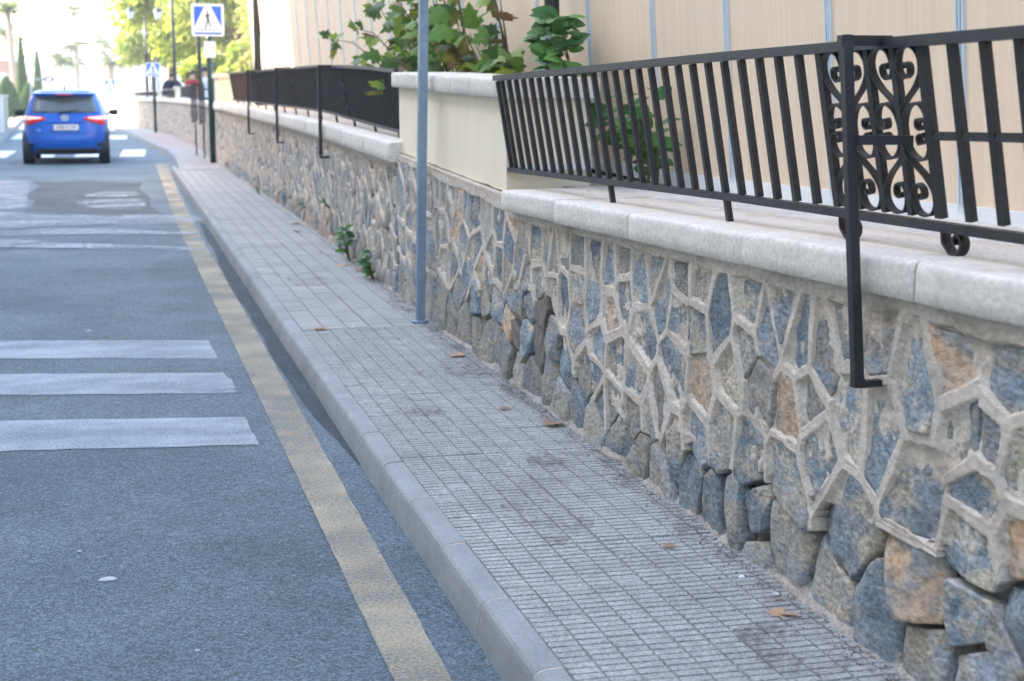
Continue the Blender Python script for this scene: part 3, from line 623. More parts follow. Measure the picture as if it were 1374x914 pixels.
# ---------------------------------------------------------------- panel building behind the terrace
hall = empty('panel_building', (3.4,15,1), label='flat wood-grain panel building with pale vertical joint strips behind the railings', cat='building')
def hx(z): return 2.6 - .07*(z-1.06)
HB = lambda y: lerp(y, [1,2.7,7,10,28.9], [1.13,1.095,1.05,1.1,1.2])
edges_ = [4.352-.946*k for k in range(4,0,-1)] + [4.352,5.264,6.235,7.163] + [7.163+1.03*k for k in range(1,22)]
for a, b in zip(edges_[:-1], edges_[1:]):
    z0 = HB(a) + .012; z1 = 5.2
    MB().hexa([(hx(z0),a+.02,z0),(hx(z0)+.06,a+.02,z0),(hx(z0)+.06,b-.02,z0),(hx(z0),b-.02,z0),(hx(z1),a+.02,z1),(hx(z1)+.06,a+.02,z1),(hx(z1)+.06,b-.02,z1),(hx(z1),b-.02,z1)]).build('panel', m_panel, hall, origin=(hx(z0),a,z0))
for a in edges_:
    z0 = HB(a) + .01; z1 = 5.2; m = MB()
    for o_, w_, dd in ((0,.052,.004),(-.019,.010,-.009),(.019,.010,-.009),(0,.010,-.009)):
        m.hexa([(hx(z0)+dd,a+o_-w_/2,z0),(hx(z0)+.05,a+o_-w_/2,z0),(hx(z0)+.05,a+o_+w_/2,z0),(hx(z0)+dd,a+o_+w_/2,z0),(hx(z1)+dd,a+o_-w_/2,z1),(hx(z1)+.05,a+o_-w_/2,z1),(hx(z1)+.05,a+o_+w_/2,z1),(hx(z1)+dd,a+o_+w_/2,z1)])
    m.build('joint_strip', m_strip, hall)
ya, yb = edges_[0], edges_[-1]
MB().box((2.70,ya,.3), (7.5,yb,5.15)).build('body', m_plaster, hall)
MB().box((2.2,ya-.1,5.215), (7.6,yb+.1,5.4)).build('roof', m_farwhite, hall)
m = MB()
for a, b in zip([ya,2.7,7],[2.7,7,10]): m.hexa([(2.59,a,HB(a)-.03),(2.66,a,HB(a)-.03),(2.66,b,HB(b)-.03),(2.59,b,HB(b)-.03),(2.59,a,HB(a)+.035),(2.66,a,HB(a)+.035),(2.66,b,HB(b)+.035),(2.59,b,HB(b)+.035)])
m.build('base_strip', m_white, hall)

# ---------------------------------------------------------------- near railing with the scroll panel
def rb(y): return lerp(y, [2.6,7.2], [1.178,1.094])       # bottom rail height
def rt_(y): return lerp(y, [2.6,7.2], [1.598,1.53])       # top rail height
XB, XT = 1.852, 1.778
rail = empty('iron_railing', (1.85,4.4,1.05), label='dark iron railing leaning out over the coping, with a scrollwork panel and long bracket', cat='railing')
def rx(y, z): return XB + (XT-XB)*(z-rb(y))/(rt_(y)-rb(y))
nr = (1, 0, (XB-XT)/.42)
Y1_, Y0_ = 7.215, 1.55
def railbar(name, y0, y1, zf, w_, h_):
    m = MB(); ks = np.linspace(y0, y1, 3)
    for a, b in zip(ks[:-1], ks[1:]):
        m.hexa([(rx(a,zf(a))-w_/2,a,zf(a)-h_/2),(rx(a,zf(a))+w_/2,a,zf(a)-h_/2),(rx(b,zf(b))+w_/2,b,zf(b)-h_/2),(rx(b,zf(b))-w_/2,b,zf(b)-h_/2),
                (rx(a,zf(a))-w_/2,a,zf(a)+h_/2),(rx(a,zf(a))+w_/2,a,zf(a)+h_/2),(rx(b,zf(b))+w_/2,b,zf(b)+h_/2),(rx(b,zf(b))-w_/2,b,zf(b)+h_/2)])
    return m.build(name, m_iron, rail)
railbar('top_rail', Y0_, Y1_, rt_, .036, .025); railbar('bottom_rail', Y0_, Y1_+.01, rb, .034, .022)
SPc = .1305
bars = [7.111-SPc*k for k in range(0, 43)]
for k, y in enumerate(bars):
    wy = .023 if k not in (26,30) else .03
    z0 = rb(y)+.012; z1 = rt_(y)-.0145
    MB().bar((rx(y,z0),y,z0), (rx(y,z1),y,z1), .0185, wy, ref=(0,1,0)).build('baluster', m_iron, rail)
y = 7.195; MB().bar((rx(y,rb(y)+.012),y,rb(y)+.012), (rx(y,rt_(y)-.0145),y,rt_(y)-.0145), .0185, .023, ref=(0,1,0)).build('baluster', m_iron, rail)
mid = lambda y: (rb(y)+rt_(y))/2 - .01
for k in range(30, 42):
    a, b = bars[k+1]+.012, bars[k]-.012
    m = MB(); za, zb_ = mid(a), mid(b); m.bar((rx(a,za),a,za), (rx(b,zb_),b,zb_), .016, .02, ref=(0,0,1)).build('mid_rail', m_iron, rail)
def crv(pts, n=6):
    """Catmull-Rom through 2D points"""
    out = []; P = [pts[0]] + list(pts) + [pts[-1]]
    for i in range(1, len(P)-2):
        for k in range(n):
            t = k/n; p0, p1, p2, p3 = P[i-1], P[i], P[i+1], P[i+2]
            out.append(tuple(.5*((2*p1[d])+(-p0[d]+p2[d])*t+(2*p0[d]-5*p1[d]+4*p2[d]-p3[d])*t*t+(-p0[d]+3*p1[d]-3*p2[d]+p3[d])*t**3) for d in (0,1)))
    return out + [pts[-1]]
heart = [(.06,1.02),(.3,.86),(.62,.68),(.86,.46),(.9,.25),(.76,.08),(.5,.02),(.24,.08),(.12,.26),(.14,.44),(.3,.53),(.48,.47),(.5,.34),(.36,.29),(.3,.37)]
cee = [(.3,.34),(.42,.29),(.46,.40),(.32,.46),(.15,.40),(.1,.22),(.25,.05),(.5,.02),(.76,.13),(.9,.34),(.92,.5),(.9,.66),(.76,.87),(.5,.98),(.25,.95),(.1,.78),(.15,.60),(.32,.54),(.46,.60),(.42,.71),(.3,.66)]
def lobe(shape, yc, yo, v0, v1, flip=False):
    pts = []
    for u, v in crv(shape):
        if flip: v = 1-v
        y = yc + (yo-yc)*u; t = 1 - (v0+(v1-v0)*v); z = rb(y)+.011 + (rt_(y)-rb(y)-.023)*t; pts.append((rx(y,z), y, z))
    MB().strap(pts, nr, .018, .0052).build('scroll', m_iron, rail)
B = bars
for c in (27, 29):
    for o_ in (c-1, c+1):
        lobe(heart, B[c], B[o_], .0, .36); lobe(heart, B[c], B[o_], .64, 1.0, True)
for c, o_ in ((28,27),(28,29),(26,27),(30,29)): lobe(cee, B[c], B[o_], .33, .67)
def foot(y, curl):
    zc = ct(y); z0 = rb(y)-.011
    if not curl: MB().bar((rx(y,z0),y,z0), (rx(y,z0)+.012,y,zc-.004), .018, .022).build('foot', m_iron, rail)
    else:
        pts = [(y, z0), (y-.004, z0-.03), (y-.02, zc+.02), (y-.045, zc+.006), (y-.075, zc+.014), (y-.085, zc+.036), (y-.068, zc+.052), (y-.05, zc+.042), (y-.056,zc+.03)]
        MB().strap([(XB+.01, a, b) for a, b in crv(pts)], (1,0,0), .024, .008).build('scroll_foot', m_iron, rail)
for k, c in ((11,0),(20,0),(26,1),(30,1),(39,0)): foot(bars[k], c)
# long bracket post in front of the coping
py = 3.345
m = MB(); zt_ = rt_(py)+.012
m.bar((1.676,py+.02,zt_), (1.682,py-.09,.79), .024, .024); m.hexa([(1.669,py-.103,.777),(1.695,py-.103,.777),(1.695,py-.077,.777),(1.669,py-.077,.777),(1.669,py-.103,.80),(1.695,py-.103,.80),(1.695,py-.077,.80),(1.669,py-.077,.80)])
post = m.build('bracket_post', m_iron, rail)
MB().bar((1.685,py-.09,.784), (1.758,py-.09,.786), .016, .022).build('wall_foot', m_iron, post)
MB().bar((1.66,py+.02,zt_-.012), (1.79,py+.02,zt_-.012), .024, .028).build('top_arm', m_iron, post)
zz = mid(py); MB().bar((1.69,py-.03,zz-.01), (1.82,py-.05,zz-.01), .022, .026).build('strut', m_iron, post)

# ---------------------------------------------------------------- dark railing beyond the pier
rail2 = empty('iron_railing', (1.95,18,1.2), label='dark iron railing of close-set bars on the coping beyond the pier', cat='railing')
b2 = lambda y: lerp(y, [10.6,15,25.8,27], [1.19,1.278,1.32,1.325]); t2 = lambda y: lerp(y, [10.3,12.5,15,25.8,27], [1.60,1.665,1.705,1.757,1.762])
x2b = lambda y: Xw(y)+.11; x2t = lambda y: Xw(y)+.045
def seg(name, zf, xf, w_, h_, ks, parent, mat=None):
    m = MB()
    for a, b in zip(ks[:-1], ks[1:]):
        m.hexa([(xf(a)-w_/2,a,zf(a)-h_/2),(xf(a)+w_/2,a,zf(a)-h_/2),(xf(b)+w_/2,b,zf(b)-h_/2),(xf(b)-w_/2,b,zf(b)-h_/2),(xf(a)-w_/2,a,zf(a)+h_/2),(xf(a)+w_/2,a,zf(a)+h_/2),(xf(b)+w_/2,b,zf(b)+h_/2),(xf(b)-w_/2,b,zf(b)+h_/2)])
    return m.build(name, mat or m_iron, parent)
ks = list(np.linspace(10.32, 26.8, 12))
seg('top_rail', t2, x2t, .034, .024, ks, rail2); seg('bottom_rail', b2, x2b, .034, .022, ks, rail2)
y = 10.36; i = 0
while y < 26.75:
    z0 = b2(y)+.0115; z1 = t2(y)-.0125
    MB().bar((x2b(y),y,z0), (x2t(y),y,z1), .018, .022).build('baluster', m_rust if 23.6 < y < 25.6 and i % 3 else m_iron, rail2)
    if i % 9 == 2: MB().bar((x2b(y),y,z0-.02), (x2b(y)+.01,y,ct2(y)-.004), .018, .022).build('foot', m_iron, rail2)
    y += .1305; i += 1
for yp in (13.8,17.9,21.7):
    zt_ = t2(yp)+.012; xx = Xw(yp)-.078
    p = MB().bar((xx,yp,zt_), (xx,yp,.90), .03, .03).build('bracket_post', m_iron, rail2)
    MB().bar((xx-.01,yp,.885), (Xw(yp)+.0,yp,.885), .02, .022).build('wall_foot', m_iron, p)
    MB().bar((xx-.01,yp+.03,zt_-.012), (x2t(yp)+.02,yp+.03,zt_-.012), .022, .024).build('top_arm', m_iron, p)
    def lobe2(shape, yc, yo, v0, v1, flip=False):
        pts = []
        for u, v in crv(shape, 3):
            if flip: v = 1-v
            yv = yc + (yo-yc)*u; t = 1-(v0+(v1-v0)*v); z = b2(yv)+.011+(t2(yv)-b2(yv)-.023)*t; pts.append((x2b(yv)+(x2t(yv)-x2b(yv))*t-.004, yv, z))
        MB().strap(pts, (1,0,.15), .02, .0065).build('scroll', m_iron, rail2)
    for s_ in (-1, 1):
        lobe2(heart, yp-.5, yp-.5+s_*.13, 0, .36); lobe2(cee, yp-.5, yp-.5+s_*.13, .33, .67); lobe2(heart, yp-.5, yp-.5+s_*.13, .64, 1, True)
# railings on the far wall, between its piers
for k, (ya, yb, lab) in enumerate(((30.1,33.2,'dark railing section behind the first crossing sign post'),(40.2,46.7,'dark railing section in front of the person in red'),(47.8,54.2,'dark railing section below the person in the dark jacket'),(55.2,62,'last dark railing section on the curve of the far wall'))):
    r = empty('iron_railing', (Xw((ya+yb)/2)+.15,(ya+yb)/2,1.24), label=lab, cat='railing', group='railings on the far wall')
    zb_ = lambda y: 1.29; zt__ = lambda y: 1.70 - .012*(y-36)*(y > 36); xf = lambda y: Xw(y)+.1; ks = list(np.linspace(ya, yb, 5))
    seg('top_rail', zt__, xf, .034, .03, ks, r); seg('bottom_rail', zb_, xf, .034, .026, ks, r)
    n_ = int((yb-ya)/.1305); proto = None
    for j in range(n_):
        y = ya+.06+j*.1305
        if proto is None: proto = MB().bar((0,0,0),(0,0,1),.018,.024).build('baluster', m_iron, r, local=True); proto.location = (xf(y)-r.location.x, y-r.location.y, 1.305-1.24); proto.scale = (1,1,zt__(y)-1.32)
        else: inst(proto, r, (xf(y)-r.location.x, y-r.location.y, 1.305-1.24), scale=(1,1,zt__(y)-1.32))
    for y in (ya+.2, yb-.2): MB().bar((xf(y),y,1.28),(xf(y),y,1.225),.018,.022).build('foot', m_iron, r)
# stair handrails hanging in front of the far wall
for k, (y, x, lab) in enumerate(((33.8,1.68,'steep dark barred handrail panel at the stair opening, beside the black pole'),(32.4,1.765,'steep dark barred handrail panel on the far side of the stair opening'))):
    r = empty('stair_handrail', (x,y,.1), label=lab, cat='handrail')
    MB().bar((x+.07,y,1.64),(x-.06,y,1.58),.03,.03).build('top_rail', m_iron, r); MB().bar((x+.07,y,.86),(x-.06,y,.80),.03,.03).build('bottom_rail', m_iron, r)
    for j in range(4): q = -.045+j*.035; MB().bar((x+q,y,.84),(x+q,y,1.6),.026,.03).build('baluster', m_iron, r)
    MB().bar((x+.03,y,.82),(x+.03,y,.1),.03,.03).build('post', m_iron, r)
    MB().bar((x+.05,y,1.5),(Xw(y)+.1,y,1.5),.03,.03).build('wall_tie', m_iron, r)
# ---------------------------------------------------------------- poles, lamps, signs
r = empty('steel_pole', (1.705,8.80,.12), label='tall square galvanised steel pole standing on the pavement against the wall', cat='pole')
m = MB(); m.bar((1.705,8.80,.10), (1.80,8.86,4.2), .05, .05); m.build('tube', m_galv, r)
m = MB(); m.lathe([(.05,0),(.052,.012),(.045,.016)], (1.705,8.80,.121), 10); m.build('base_collar', m_galv, r)
def lamp_post(x, y, z0, h, arm, label, hz=None):
    r = empty('street_lamp', (x,y,z0), label=label, cat='street lamp')
    MB().tube([(x,y,z0),(x,y,z0+.5),(x,y,z0+.55),(x,y,z0+h*.6),(x,y,z0+h)], [.08,.075,.05,.045,.035], 10).build('post', m_black, r, smooth=True)
    MB().lathe([(.0,.16),(.03,.1),(.05,0),(.035,-.06)], (x,y,z0+h), 10).build('finial', m_black, r, smooth=True)
    for s in (-1, 1):
        xa = x + s*arm; z = z0+h-.12
        MB().tube([(x,y,z),(x+s*arm*.4,y,z-.03),(x+s*arm*.8,y,z+.0),(xa,y,z+.08)], .018, 8).build('arm', m_black, r, smooth=True)
        lt = MB().lathe([(.07,.1),(.15,.34),(.15,.36)], (xa,y,z), 8).build('lantern', m_lantern, r)
        MB().lathe([(.17,.363),(.12,.44),(.05,.5),(.02,.54),(.0,.58)], (xa,y,z), 8).build('cap', m_black, lt)
        MB().lathe([(.03,.05),(.075,.09),(.075,.098)], (xa,y,z), 8).build('holder', m_black, lt)
    return r
lamp_post(1.30,60.5,.42,3.75,.5, 'two-armed lantern lamp post behind the second crossing sign')
lamp_post(2.28,80,.42,3.75,.55, 'two-armed lantern lamp post farther off against the yellow-green tree')
for x, y, z0, x1, lab, rr in ((2.43,8.5,1.08,2.36,'black lamp post rising behind the cream pier beside the broad-leaved plant',.042),(2.45,27.0,1.2,2.41,'dark lamp post in front of the sunlit end of the panel building',.06),(1.95,50,1.226,1.90,'slim black lamp post by the person in the dark jacket',.05),(2.09,38.3,1.232,2.03,'slim black post by the stair handrails and the white-shirted person',.045)):
    r = empty('lamp_post', (x,y,z0), label=lab, cat='lamp post', group='black lamp posts without visible lanterns')
    MB().tube([(x,y,z0),(x,y,z0+.2),(x+(x1-x)*.3,y,z0+1.4),(x1,y,6.0)], [rr*1.4,rr*1.1,rr,rr*.9], 12).build('post', m_black, r, smooth=True)
    MB().lathe([(rr*1.7,.1),(rr*1.9,.14),(rr*1.9,.2),(rr*1.3,.26)], (x,y,z0), 12).build('collar', m_black, r, smooth=True)
def cross_sign(x, y, z, size, px, label, z0=.1, post_r=.05, plate=False, tilt=0):
    r = empty('crossing_sign', (px,y+.06,z0), label=label, cat='road sign')
    MB().tube([(px,y+.06,z0),(px-.01,y+.06,z+size*.5)], post_r, 12).build('post', m_green, r, smooth=True)
    s = size; q = s*.97; h = s/2
    def rrect(x0, x1, z0_, z1, c):
        P = []
        for cx, cz, a0 in ((x1-c,z1-c,0),(x0+c,z1-c,90),(x0+c,z0_+c,180),(x1-c,z0_+c,270)):
            for k in range(5): t = rad(a0+k*22.5); P.append((cx+c*math.cos(t), cz+c*math.sin(t)))
        return P
    def plate_(P, ya, yb, mat, name, par):
        n = len(P); m = MB(); m.add([(x+a, y+ya, z+b) for a, b in P]+[(x+a, y+yb, z+b) for a, b in P], [tuple(reversed(range(n))) if ya < yb else tuple(range(n)), tuple(range(n,2*n))]+[(k,(k+1)%n,n+(k+1)%n,n+k) for k in range(n)])
        return m.build(name, mat, par)
    board = plate_(rrect(-h,h,-h,h,.06*s), -.012, .012, m_signwhite, 'board', r)
    e = h*.86; b0 = -h*.62
    plate_([(-e,e),(-.09*s,e),(-e,b0+.06*s)], -.0145, -.012, m_signblue, 'blue_field', board)
    plate_([(e,e),(e,b0+.06*s),(.09*s,e)], -.0145, -.012, m_signblue, 'blue_field', board)
    plate_(rrect(-e,e,-h*.9,-h*.76,.02*s), -.0145, -.012, m_signblue, 'blue_bar', board)
    m = MB()
    def pl(P): P = [(a_*1.3, (b_-.02)*1.2) for a_, b_ in P]; n = len(P); m.add([(x+a*s, y-.0155, z+b*s) for a, b in P]+[(x+a*s, y-.012, z+b*s) for a, b in P], [tuple(reversed(range(n)))]+[(k,(k+1)%n,n+(k+1)%n,n+k) for k in range(n)])
    pl([(.0+.03*math.cos(k*PI/4), .235+.03*math.sin(k*PI/4)) for k in range(8)])
    pl([(-.03,.19),(.03,.19),(.035,.0),(-.025,0)]); pl([(-.03,.18),(-.02,.15),(-.07,.07),(-.085,.09)]); pl([(.02,.18),(.03,.15),(.085,.10),(.075,.13)])
    pl([(-.025,0),(.015,0),(-.05,-.2),(-.085,-.19)]); pl([(0,0),(.035,0),(.09,-.16),(.06,-.18)])
    for k in range(6): q_ = -.24+k*.09; pl([(q_,-.2),(q_+.035,-.2),(q_+.02,-.26),(q_-.02,-.26)])
    m.build('walking_figure', m_signblack, board)
    if plate:
        m2 = MB(); m2.box((px-.11,y-.008,z-h-.4),(px+.1,y+.008,z-h-.1)); pp = m2.build('info_plate', m_signwhite, r)
        MB().box((px-.03,y-.0115,z-h-.22),(px+.03,y-.0085,z-h-.2)).build('mark', m_signblack, pp)
    return r
cross_sign(1.815,30.2,2.795,.60,1.84, 'blue and white pedestrian crossing sign on a thick dark green post, small plate below', plate=True, post_r=.055)
cross_sign(1.35,53,2.165,.46,1.37, 'smaller pedestrian crossing sign on a green post before the far stone wall', post_r=.05)
cross_sign(-.07,76,1.75,.50,-.07, 'faint distant pedestrian crossing sign beyond the blue car', z0=0, post_r=.03)
# blue oval sign hanging over the far left pavement
r = empty('oval_sign', (-3.6,75,.1), label='dark blue oval sign on a pole over the far left pavement', cat='sign')
MB().tube([(-3.6,75,.1),(-3.6,75,2.0),(-3.05,75,2.0)], .03, 8).build('post', m_galv, r)
m = MB(); n = 24; m.add([(-2.8+.27*math.cos(2*PI*k/n), 74.97, 2.0+.13*math.sin(2*PI*k/n)) for k in range(n)]+[(-2.8+.27*math.cos(2*PI*k/n), 75.03, 2.0+.13*math.sin(2*PI*k/n)) for k in range(n)], [tuple(reversed(range(n))), tuple(range(n,2*n))]+[(k,(k+1)%n,n+(k+1)%n,n+k) for k in range(n)])
bd = m.build('board', plain('oval sign blue', (.01,.03,.12), .3), r)
m = MB(); m.add([(-2.8+.14*math.cos(2*PI*k/n), 74.966, 2.0+.045*math.sin(2*PI*k/n)) for k in range(n)], [tuple(reversed(range(n)))]); m.build('pale_mark', m_signwhite, bd)

# ---------------------------------------------------------------- plants
def leaf_mesh(outline, fold=.12, droop=.15, name='leaf'):
    """outline: right half (x>=0) from base to tip; leaf in local x/y, lying up +y, with a folded midrib"""
    V = []; F = []
    mid_ = [(0, y) for x, y in outline]
    n = len(outline)
    def P(x, y): return (x, y, fold*abs(x) - droop*y*y)
    V += [P(0, y) for x, y in outline]; V += [P(x, y) for x, y in outline]; V += [P(-x, y) for x, y in outline]
    for i in range(n-1):
        F.append((i, n+i, n+i+1, i+1)); F.append((i, i+1, 2*n+i+1, 2*n+i))
    me = bpy.data.meshes.new(name); me.from_pydata(V, [], F); me.update(); return me
maple = [(0,0),(.16,-.06),(.42,-.1),(.36,.06),(.52,.18),(.66,.34),(.47,.38),(.38,.36),(.3,.5),(.36,.62),(.24,.72),(.16,.66),(.1,.86),(0,1.02)]
maple2 = [(0,0),(.2,-.1),(.48,-.02),(.44,.14),(.62,.3),(.5,.42),(.3,.4),(.3,.55),(.4,.7),(.2,.74),(.1,.92),(0,1.05)]
ovalo = [(0,0),(.14,.06),(.27,.2),(.33,.4),(.29,.62),(.17,.84),(0,1.0)]
lmA = [leaf_mesh(maple, .18, .2), leaf_mesh(maple2, -.1, .3), leaf_mesh(maple, .05, .45)]
lmB = [leaf_mesh(ovalo, .25, .25), leaf_mesh(ovalo, .1, .5)]
def leaf_obj(me, mat, parent, loc, direction, size, rg, nrm=None):
    """place a leaf in world coordinates: its tip points along direction"""
    o = bpy.data.objects.new('leaf', me); col.objects.link(o)
    if not me.materials: me.materials.append(mat)
    o.material_slots[0].link = 'OBJECT'; o.material_slots[0].material = mat
    d = Vector(direction).normalized(); up = Vector(nrm) if nrm else Vector((rg.uniform(-.6,.6)-.35, rg.uniform(-.5,.5)-.55, 1))
    x = d.cross(up).normalized(); z = x.cross(d).normalized()
    M_ = Matrix((x, d, z)).transposed().to_4x4(); o.rotation_euler = M_.to_euler(); o.scale = (size,)*3
    o.parent = parent; o.location = Vector(loc) - parent.location
    return o
rg = random.Random(5)
shrub = empty('plane_sapling', (2.42,9.6,1.1), label='bushy sapling with lobed maple-like leaves growing behind the cream pier', cat='shrub')
stems = []
for k in range(27):
    y0 = rg.uniform(8.95,12.6) if k > 4 else rg.uniform(9.3,11); x0 = rg.uniform(2.36,2.5); ty = y0 + rg.uniform(-.35,.9); tx = x0 - rg.uniform(.02,.42); zt_ = rg.uniform(1.7,2.15) + (ty-8)*.06
    p = [(x0,y0,1.1),(x0+(tx-x0)*.25,y0+(ty-y0)*.3,1.1+(zt_-1.1)*.4),(x0+(tx-x0)*.6,y0+(ty-y0)*.7,1.1+(zt_-1.1)*.75),(tx,ty,zt_)]
    MB().tube(p, [.010,.008,.006,.003], 6).build('stem', m_stem, shrub, smooth=True); stems.append((p,8))
for (a, b, n_) in (((2.4,10.9,1.3),(1.95,12.2,1.72),8),((2.4,11.6,1.3),(2.0,13.4,2.02),9),((2.4,12.2,1.3),(1.98,14.6,1.95),7),((2.42,9.6,1.3),(2.25,8.75,1.66),6),((2.3,10.7,1.45),(1.88,11.2,1.40),5)):
    a = Vector(a); b = Vector(b); p = [tuple(q) for q in (a, a.lerp(b,.35)+Vector((0,0,.12)), a.lerp(b,.7)+Vector((0,0,.14)), b)]
    MB().tube(p, [.008,.007,.005,.003], 6).build('stem', m_stem, shrub, smooth=True); stems.append((p,n_))
for p, cnt_ in stems:
    for k in range(cnt_):
        for _ in range(20):
            t = rg.uniform(.3,1.0)*3; i = min(2, int(t)); f = t-i; c = Vector(p[i]).lerp(Vector(p[i+1]), f)
            if c.z > 1.50 or cnt_ < 8: break
        d = Vector((rg.uniform(-1,.15), rg.uniform(-1,.9), rg.uniform(-.6,.5))); pl_ = d.normalized()*rg.uniform(.03,.13); sz = rg.uniform(.09,.165)
        mt = LEAF[rg.choices(range(5), (3,5,3.6,1.8,.7))[0]]
        leaf_obj(rg.choice(lmA), mt, shrub, c+pl_, d, sz, rg, nrm=(rg.uniform(-.8,.3), rg.uniform(-1.2,.1), rg.uniform(.3,1)))
        if k % 3 == 0: MB().tube([tuple(c), tuple(c+pl_)], .0016, 4).build('leaf_stalk', m_stem, shrub)
plant2 = empty('broad_leaved_plant', (2.38,7.1,1.05), label='young plant with oval bright green leaves behind the balusters, at the pier corner', cat='plant')
for k in range(11):
    top = k < 6
    x0 = rg.uniform(2.36,2.46); y0 = rg.uniform(7.75,8.15) if top else rg.uniform(6.7,7.12); h = rg.uniform(.6,.84) if top else rg.uniform(.2,.46); tx = x0+rg.uniform(-.14,.0); ty = y0+(rg.uniform(-.25,.2) if top else rg.uniform(-.35,.15))
    p = [(x0,y0,1.04),(x0,y0,1.04+h*.4),((x0+tx)/2,(y0+ty)/2,1.04+h*.75),(tx,ty,1.04+h)]
    MB().tube(p, [.007,.006,.004,.002], 6).build('stem', m_stem, plant2, smooth=True)
    for j in range(15 if top else 11):
        t = (1-rg.random()**(1.8 if top else 1)*.85)*3; i = min(2, int(t)); c = Vector(p[i]).lerp(Vector(p[i+1]), t-i); a = j*2.4
        d = Vector((math.cos(a)-.35, math.sin(a), rg.uniform(-.2,.7)))
        leaf_obj(rg.choice(lmB), rg.choices(m_oval, (3,2))[0], plant2, c+d*.02, d, rg.uniform(.09,.15), rg, nrm=(rg.uniform(-.7,.3), rg.uniform(-1.1,.1), rg.uniform(.4,1)))
for k, (x, y, z0, h, n_, lab) in enumerate(((1.80,12.25,.12,.28,16,'small green weed at the wall foot, the taller of a pair'),(1.78,10.95,.12,.22,14,'small green weed at the wall foot beside the taller weed'),(1.86,13.9,.42,.1,5,'tiny green sprig growing from a joint in the long wall'),(1.84,15.5,.3,.08,4,'tiny dull sprig low in the long wall'),(1.84,20.5,.12,.1,6,'low green tuft at the foot of the long wall'))):
    r = empty('weed', (x,y,z0), label=lab, cat='weed', group='weeds at the wall')
    for j in range(3):
        p = [(x,y+(j-1)*.05,z0),(x-.03,y+(j-1)*.08,z0+h*.5),(x-.05,y+(j-1)*.14,z0+h)]
        MB().tube(p, [.005,.004,.002], 5).build('stem', m_stem, r)
        for q in range(n_//2):
            t = rg.uniform(.2,1)*2; i = min(1, int(t)); c = Vector(p[i]).lerp(Vector(p[i+1]), t-i); a = rg.uniform(0,6.28)
            d = Vector((math.cos(a)-.4, math.sin(a), rg.uniform(-.2,.6))); leaf_obj(rg.choice(lmB), rg.choice(m_oval), r, c, d, rg.uniform(.05,.1)*(1 if h > .15 else .6), rg)
# fallen leaves and litter on the pavement
LV = [(1.10,8.67,.10,0,'dry brown lobed leaf near the kerb edge of the pavement'),(1.70,7.62,.10,1,'dry brown leaf close to the wall beyond the dirty tiles'),(1.56,6.26,.06,0,'small ochre leaf in the middle of the ribbed tiles'),(1.71,5.93,.11,1,'curled dry leaf touching the wall foot below the dark hole'),(1.62,3.56,.07,0,'dry leaf of the pair lying by the wall foot, the lobed one'),(1.672,3.51,.06,2,'dry leaf of the pair lying by the wall foot, the narrow one'),(1.58,4.18,.05,2,'little rust leaf in a dirty tile joint'),(1.76,11.5,.12,1,'dry leaf under the small green weeds'),(1.70,11.9,.1,0,'dry leaf on the square tiles by the taller weed'),(1.80,15.8,.13,1,'dry leaf on the square tiles along the long wall'),(1.72,14.9,.13,2,'pale dry leaf a step farther along the long wall'),(1.68,12.9,.1,2,'dry leaf between the weeds and the tiny sprig')]
dryA = [leaf_mesh(maple, .18, .2, 'dry_leaf'), leaf_mesh(maple2, .3, -.12, 'dry_leaf'), leaf_mesh(ovalo, .3, .15, 'dry_leaf')]
for me in dryA: me.materials.append(m_dry)
for x, y, s, k, lab in LV:
    o = bpy.data.objects.new('fallen_leaf', dryA[k]); col.objects.link(o); o.location = (x,y,.1265); o.rotation_euler = (rg.uniform(-.15,.15), rg.uniform(-.1,.1), rg.uniform(0,6.28)); o.scale = (s*.8,s*.8,s*.55)
    tag(o, lab, 'leaf', 'fallen leaves on the pavement')
for k, (x, y, r_, lab) in enumerate(((1.30,8.75,.012,'white scrap on the square tiles beside the lobed leaf'),(1.66,3.86,.011,'white pebble at the wall foot beside the stained stone'),(1.69,3.70,.012,'white pebble at the wall foot near the pair of dry leaves'),(1.55,3.45,.006,'tiny white crumb on the ribbed tiles near the pair of leaves'),(1.63,7.35,.01,'white scrap by the dirty tiles'),(1.25,6.9,.005,'tiny pale crumb on the ribbed tiles'))):
    tag(blob('litter_scrap', x, y, r_, m_white, z=.123, seed=40+k), lab, 'litter', 'scraps on the pavement')
# loose grit gathered along the foot of the wall
dm = []
for k in range(60):
    y = 2.2 + k*.17; dm.append((Xw(y)-.05-.16*abs(noise.noise(Vector((y*1.3,3,1))))-.03*rg.random(), y))
sheet('wall_foot_dust', dm + [(Xw(y_)+.02, y_) for x_, y_ in reversed(dm)], .1245, m_dust)
for k, (x, y, a, b) in enumerate(((1.62,7.25,.12,.35),(1.28,4.6,.14,.3),(1.5,5.2,.1,.25),(1.2,6.3,.1,.3),(1.55,3.3,.12,.2),(1.3,11,.15,.5))):
    sheet('pavement_stain', [(x+a*math.cos(t)*rg.uniform(.7,1.2), y+b*math.sin(t)*rg.uniform(.7,1.2)) for t in [2*PI*j/14 for j in range(14)]], .1248+.0003*k, m_dust)
gm = MB(); rg = random.Random(77)
for k in range(1500):
    y = 1.2 + 13*rg.random()**1.3; x = Xw(y) - .02 - abs(rg.gauss(0,.045)); s = rg.uniform(.0015,.0055); z = .1215
    a = rg.uniform(0,6.28); ca, sa = math.cos(a)*s, math.sin(a)*s
    gm.add([(x-ca,y-sa,z),(x+sa,y-ca,z),(x+ca*1.3,y+sa*1.3,z),(x-sa,y+ca,z),(x,y,z+s)], [(0,1,4),(1,2,4),(2,3,4),(3,0,4)])
stuff(tag(gm.build('grit', m_grout), 'loose sandy grit gathered along the foot of the wall', 'grit'))
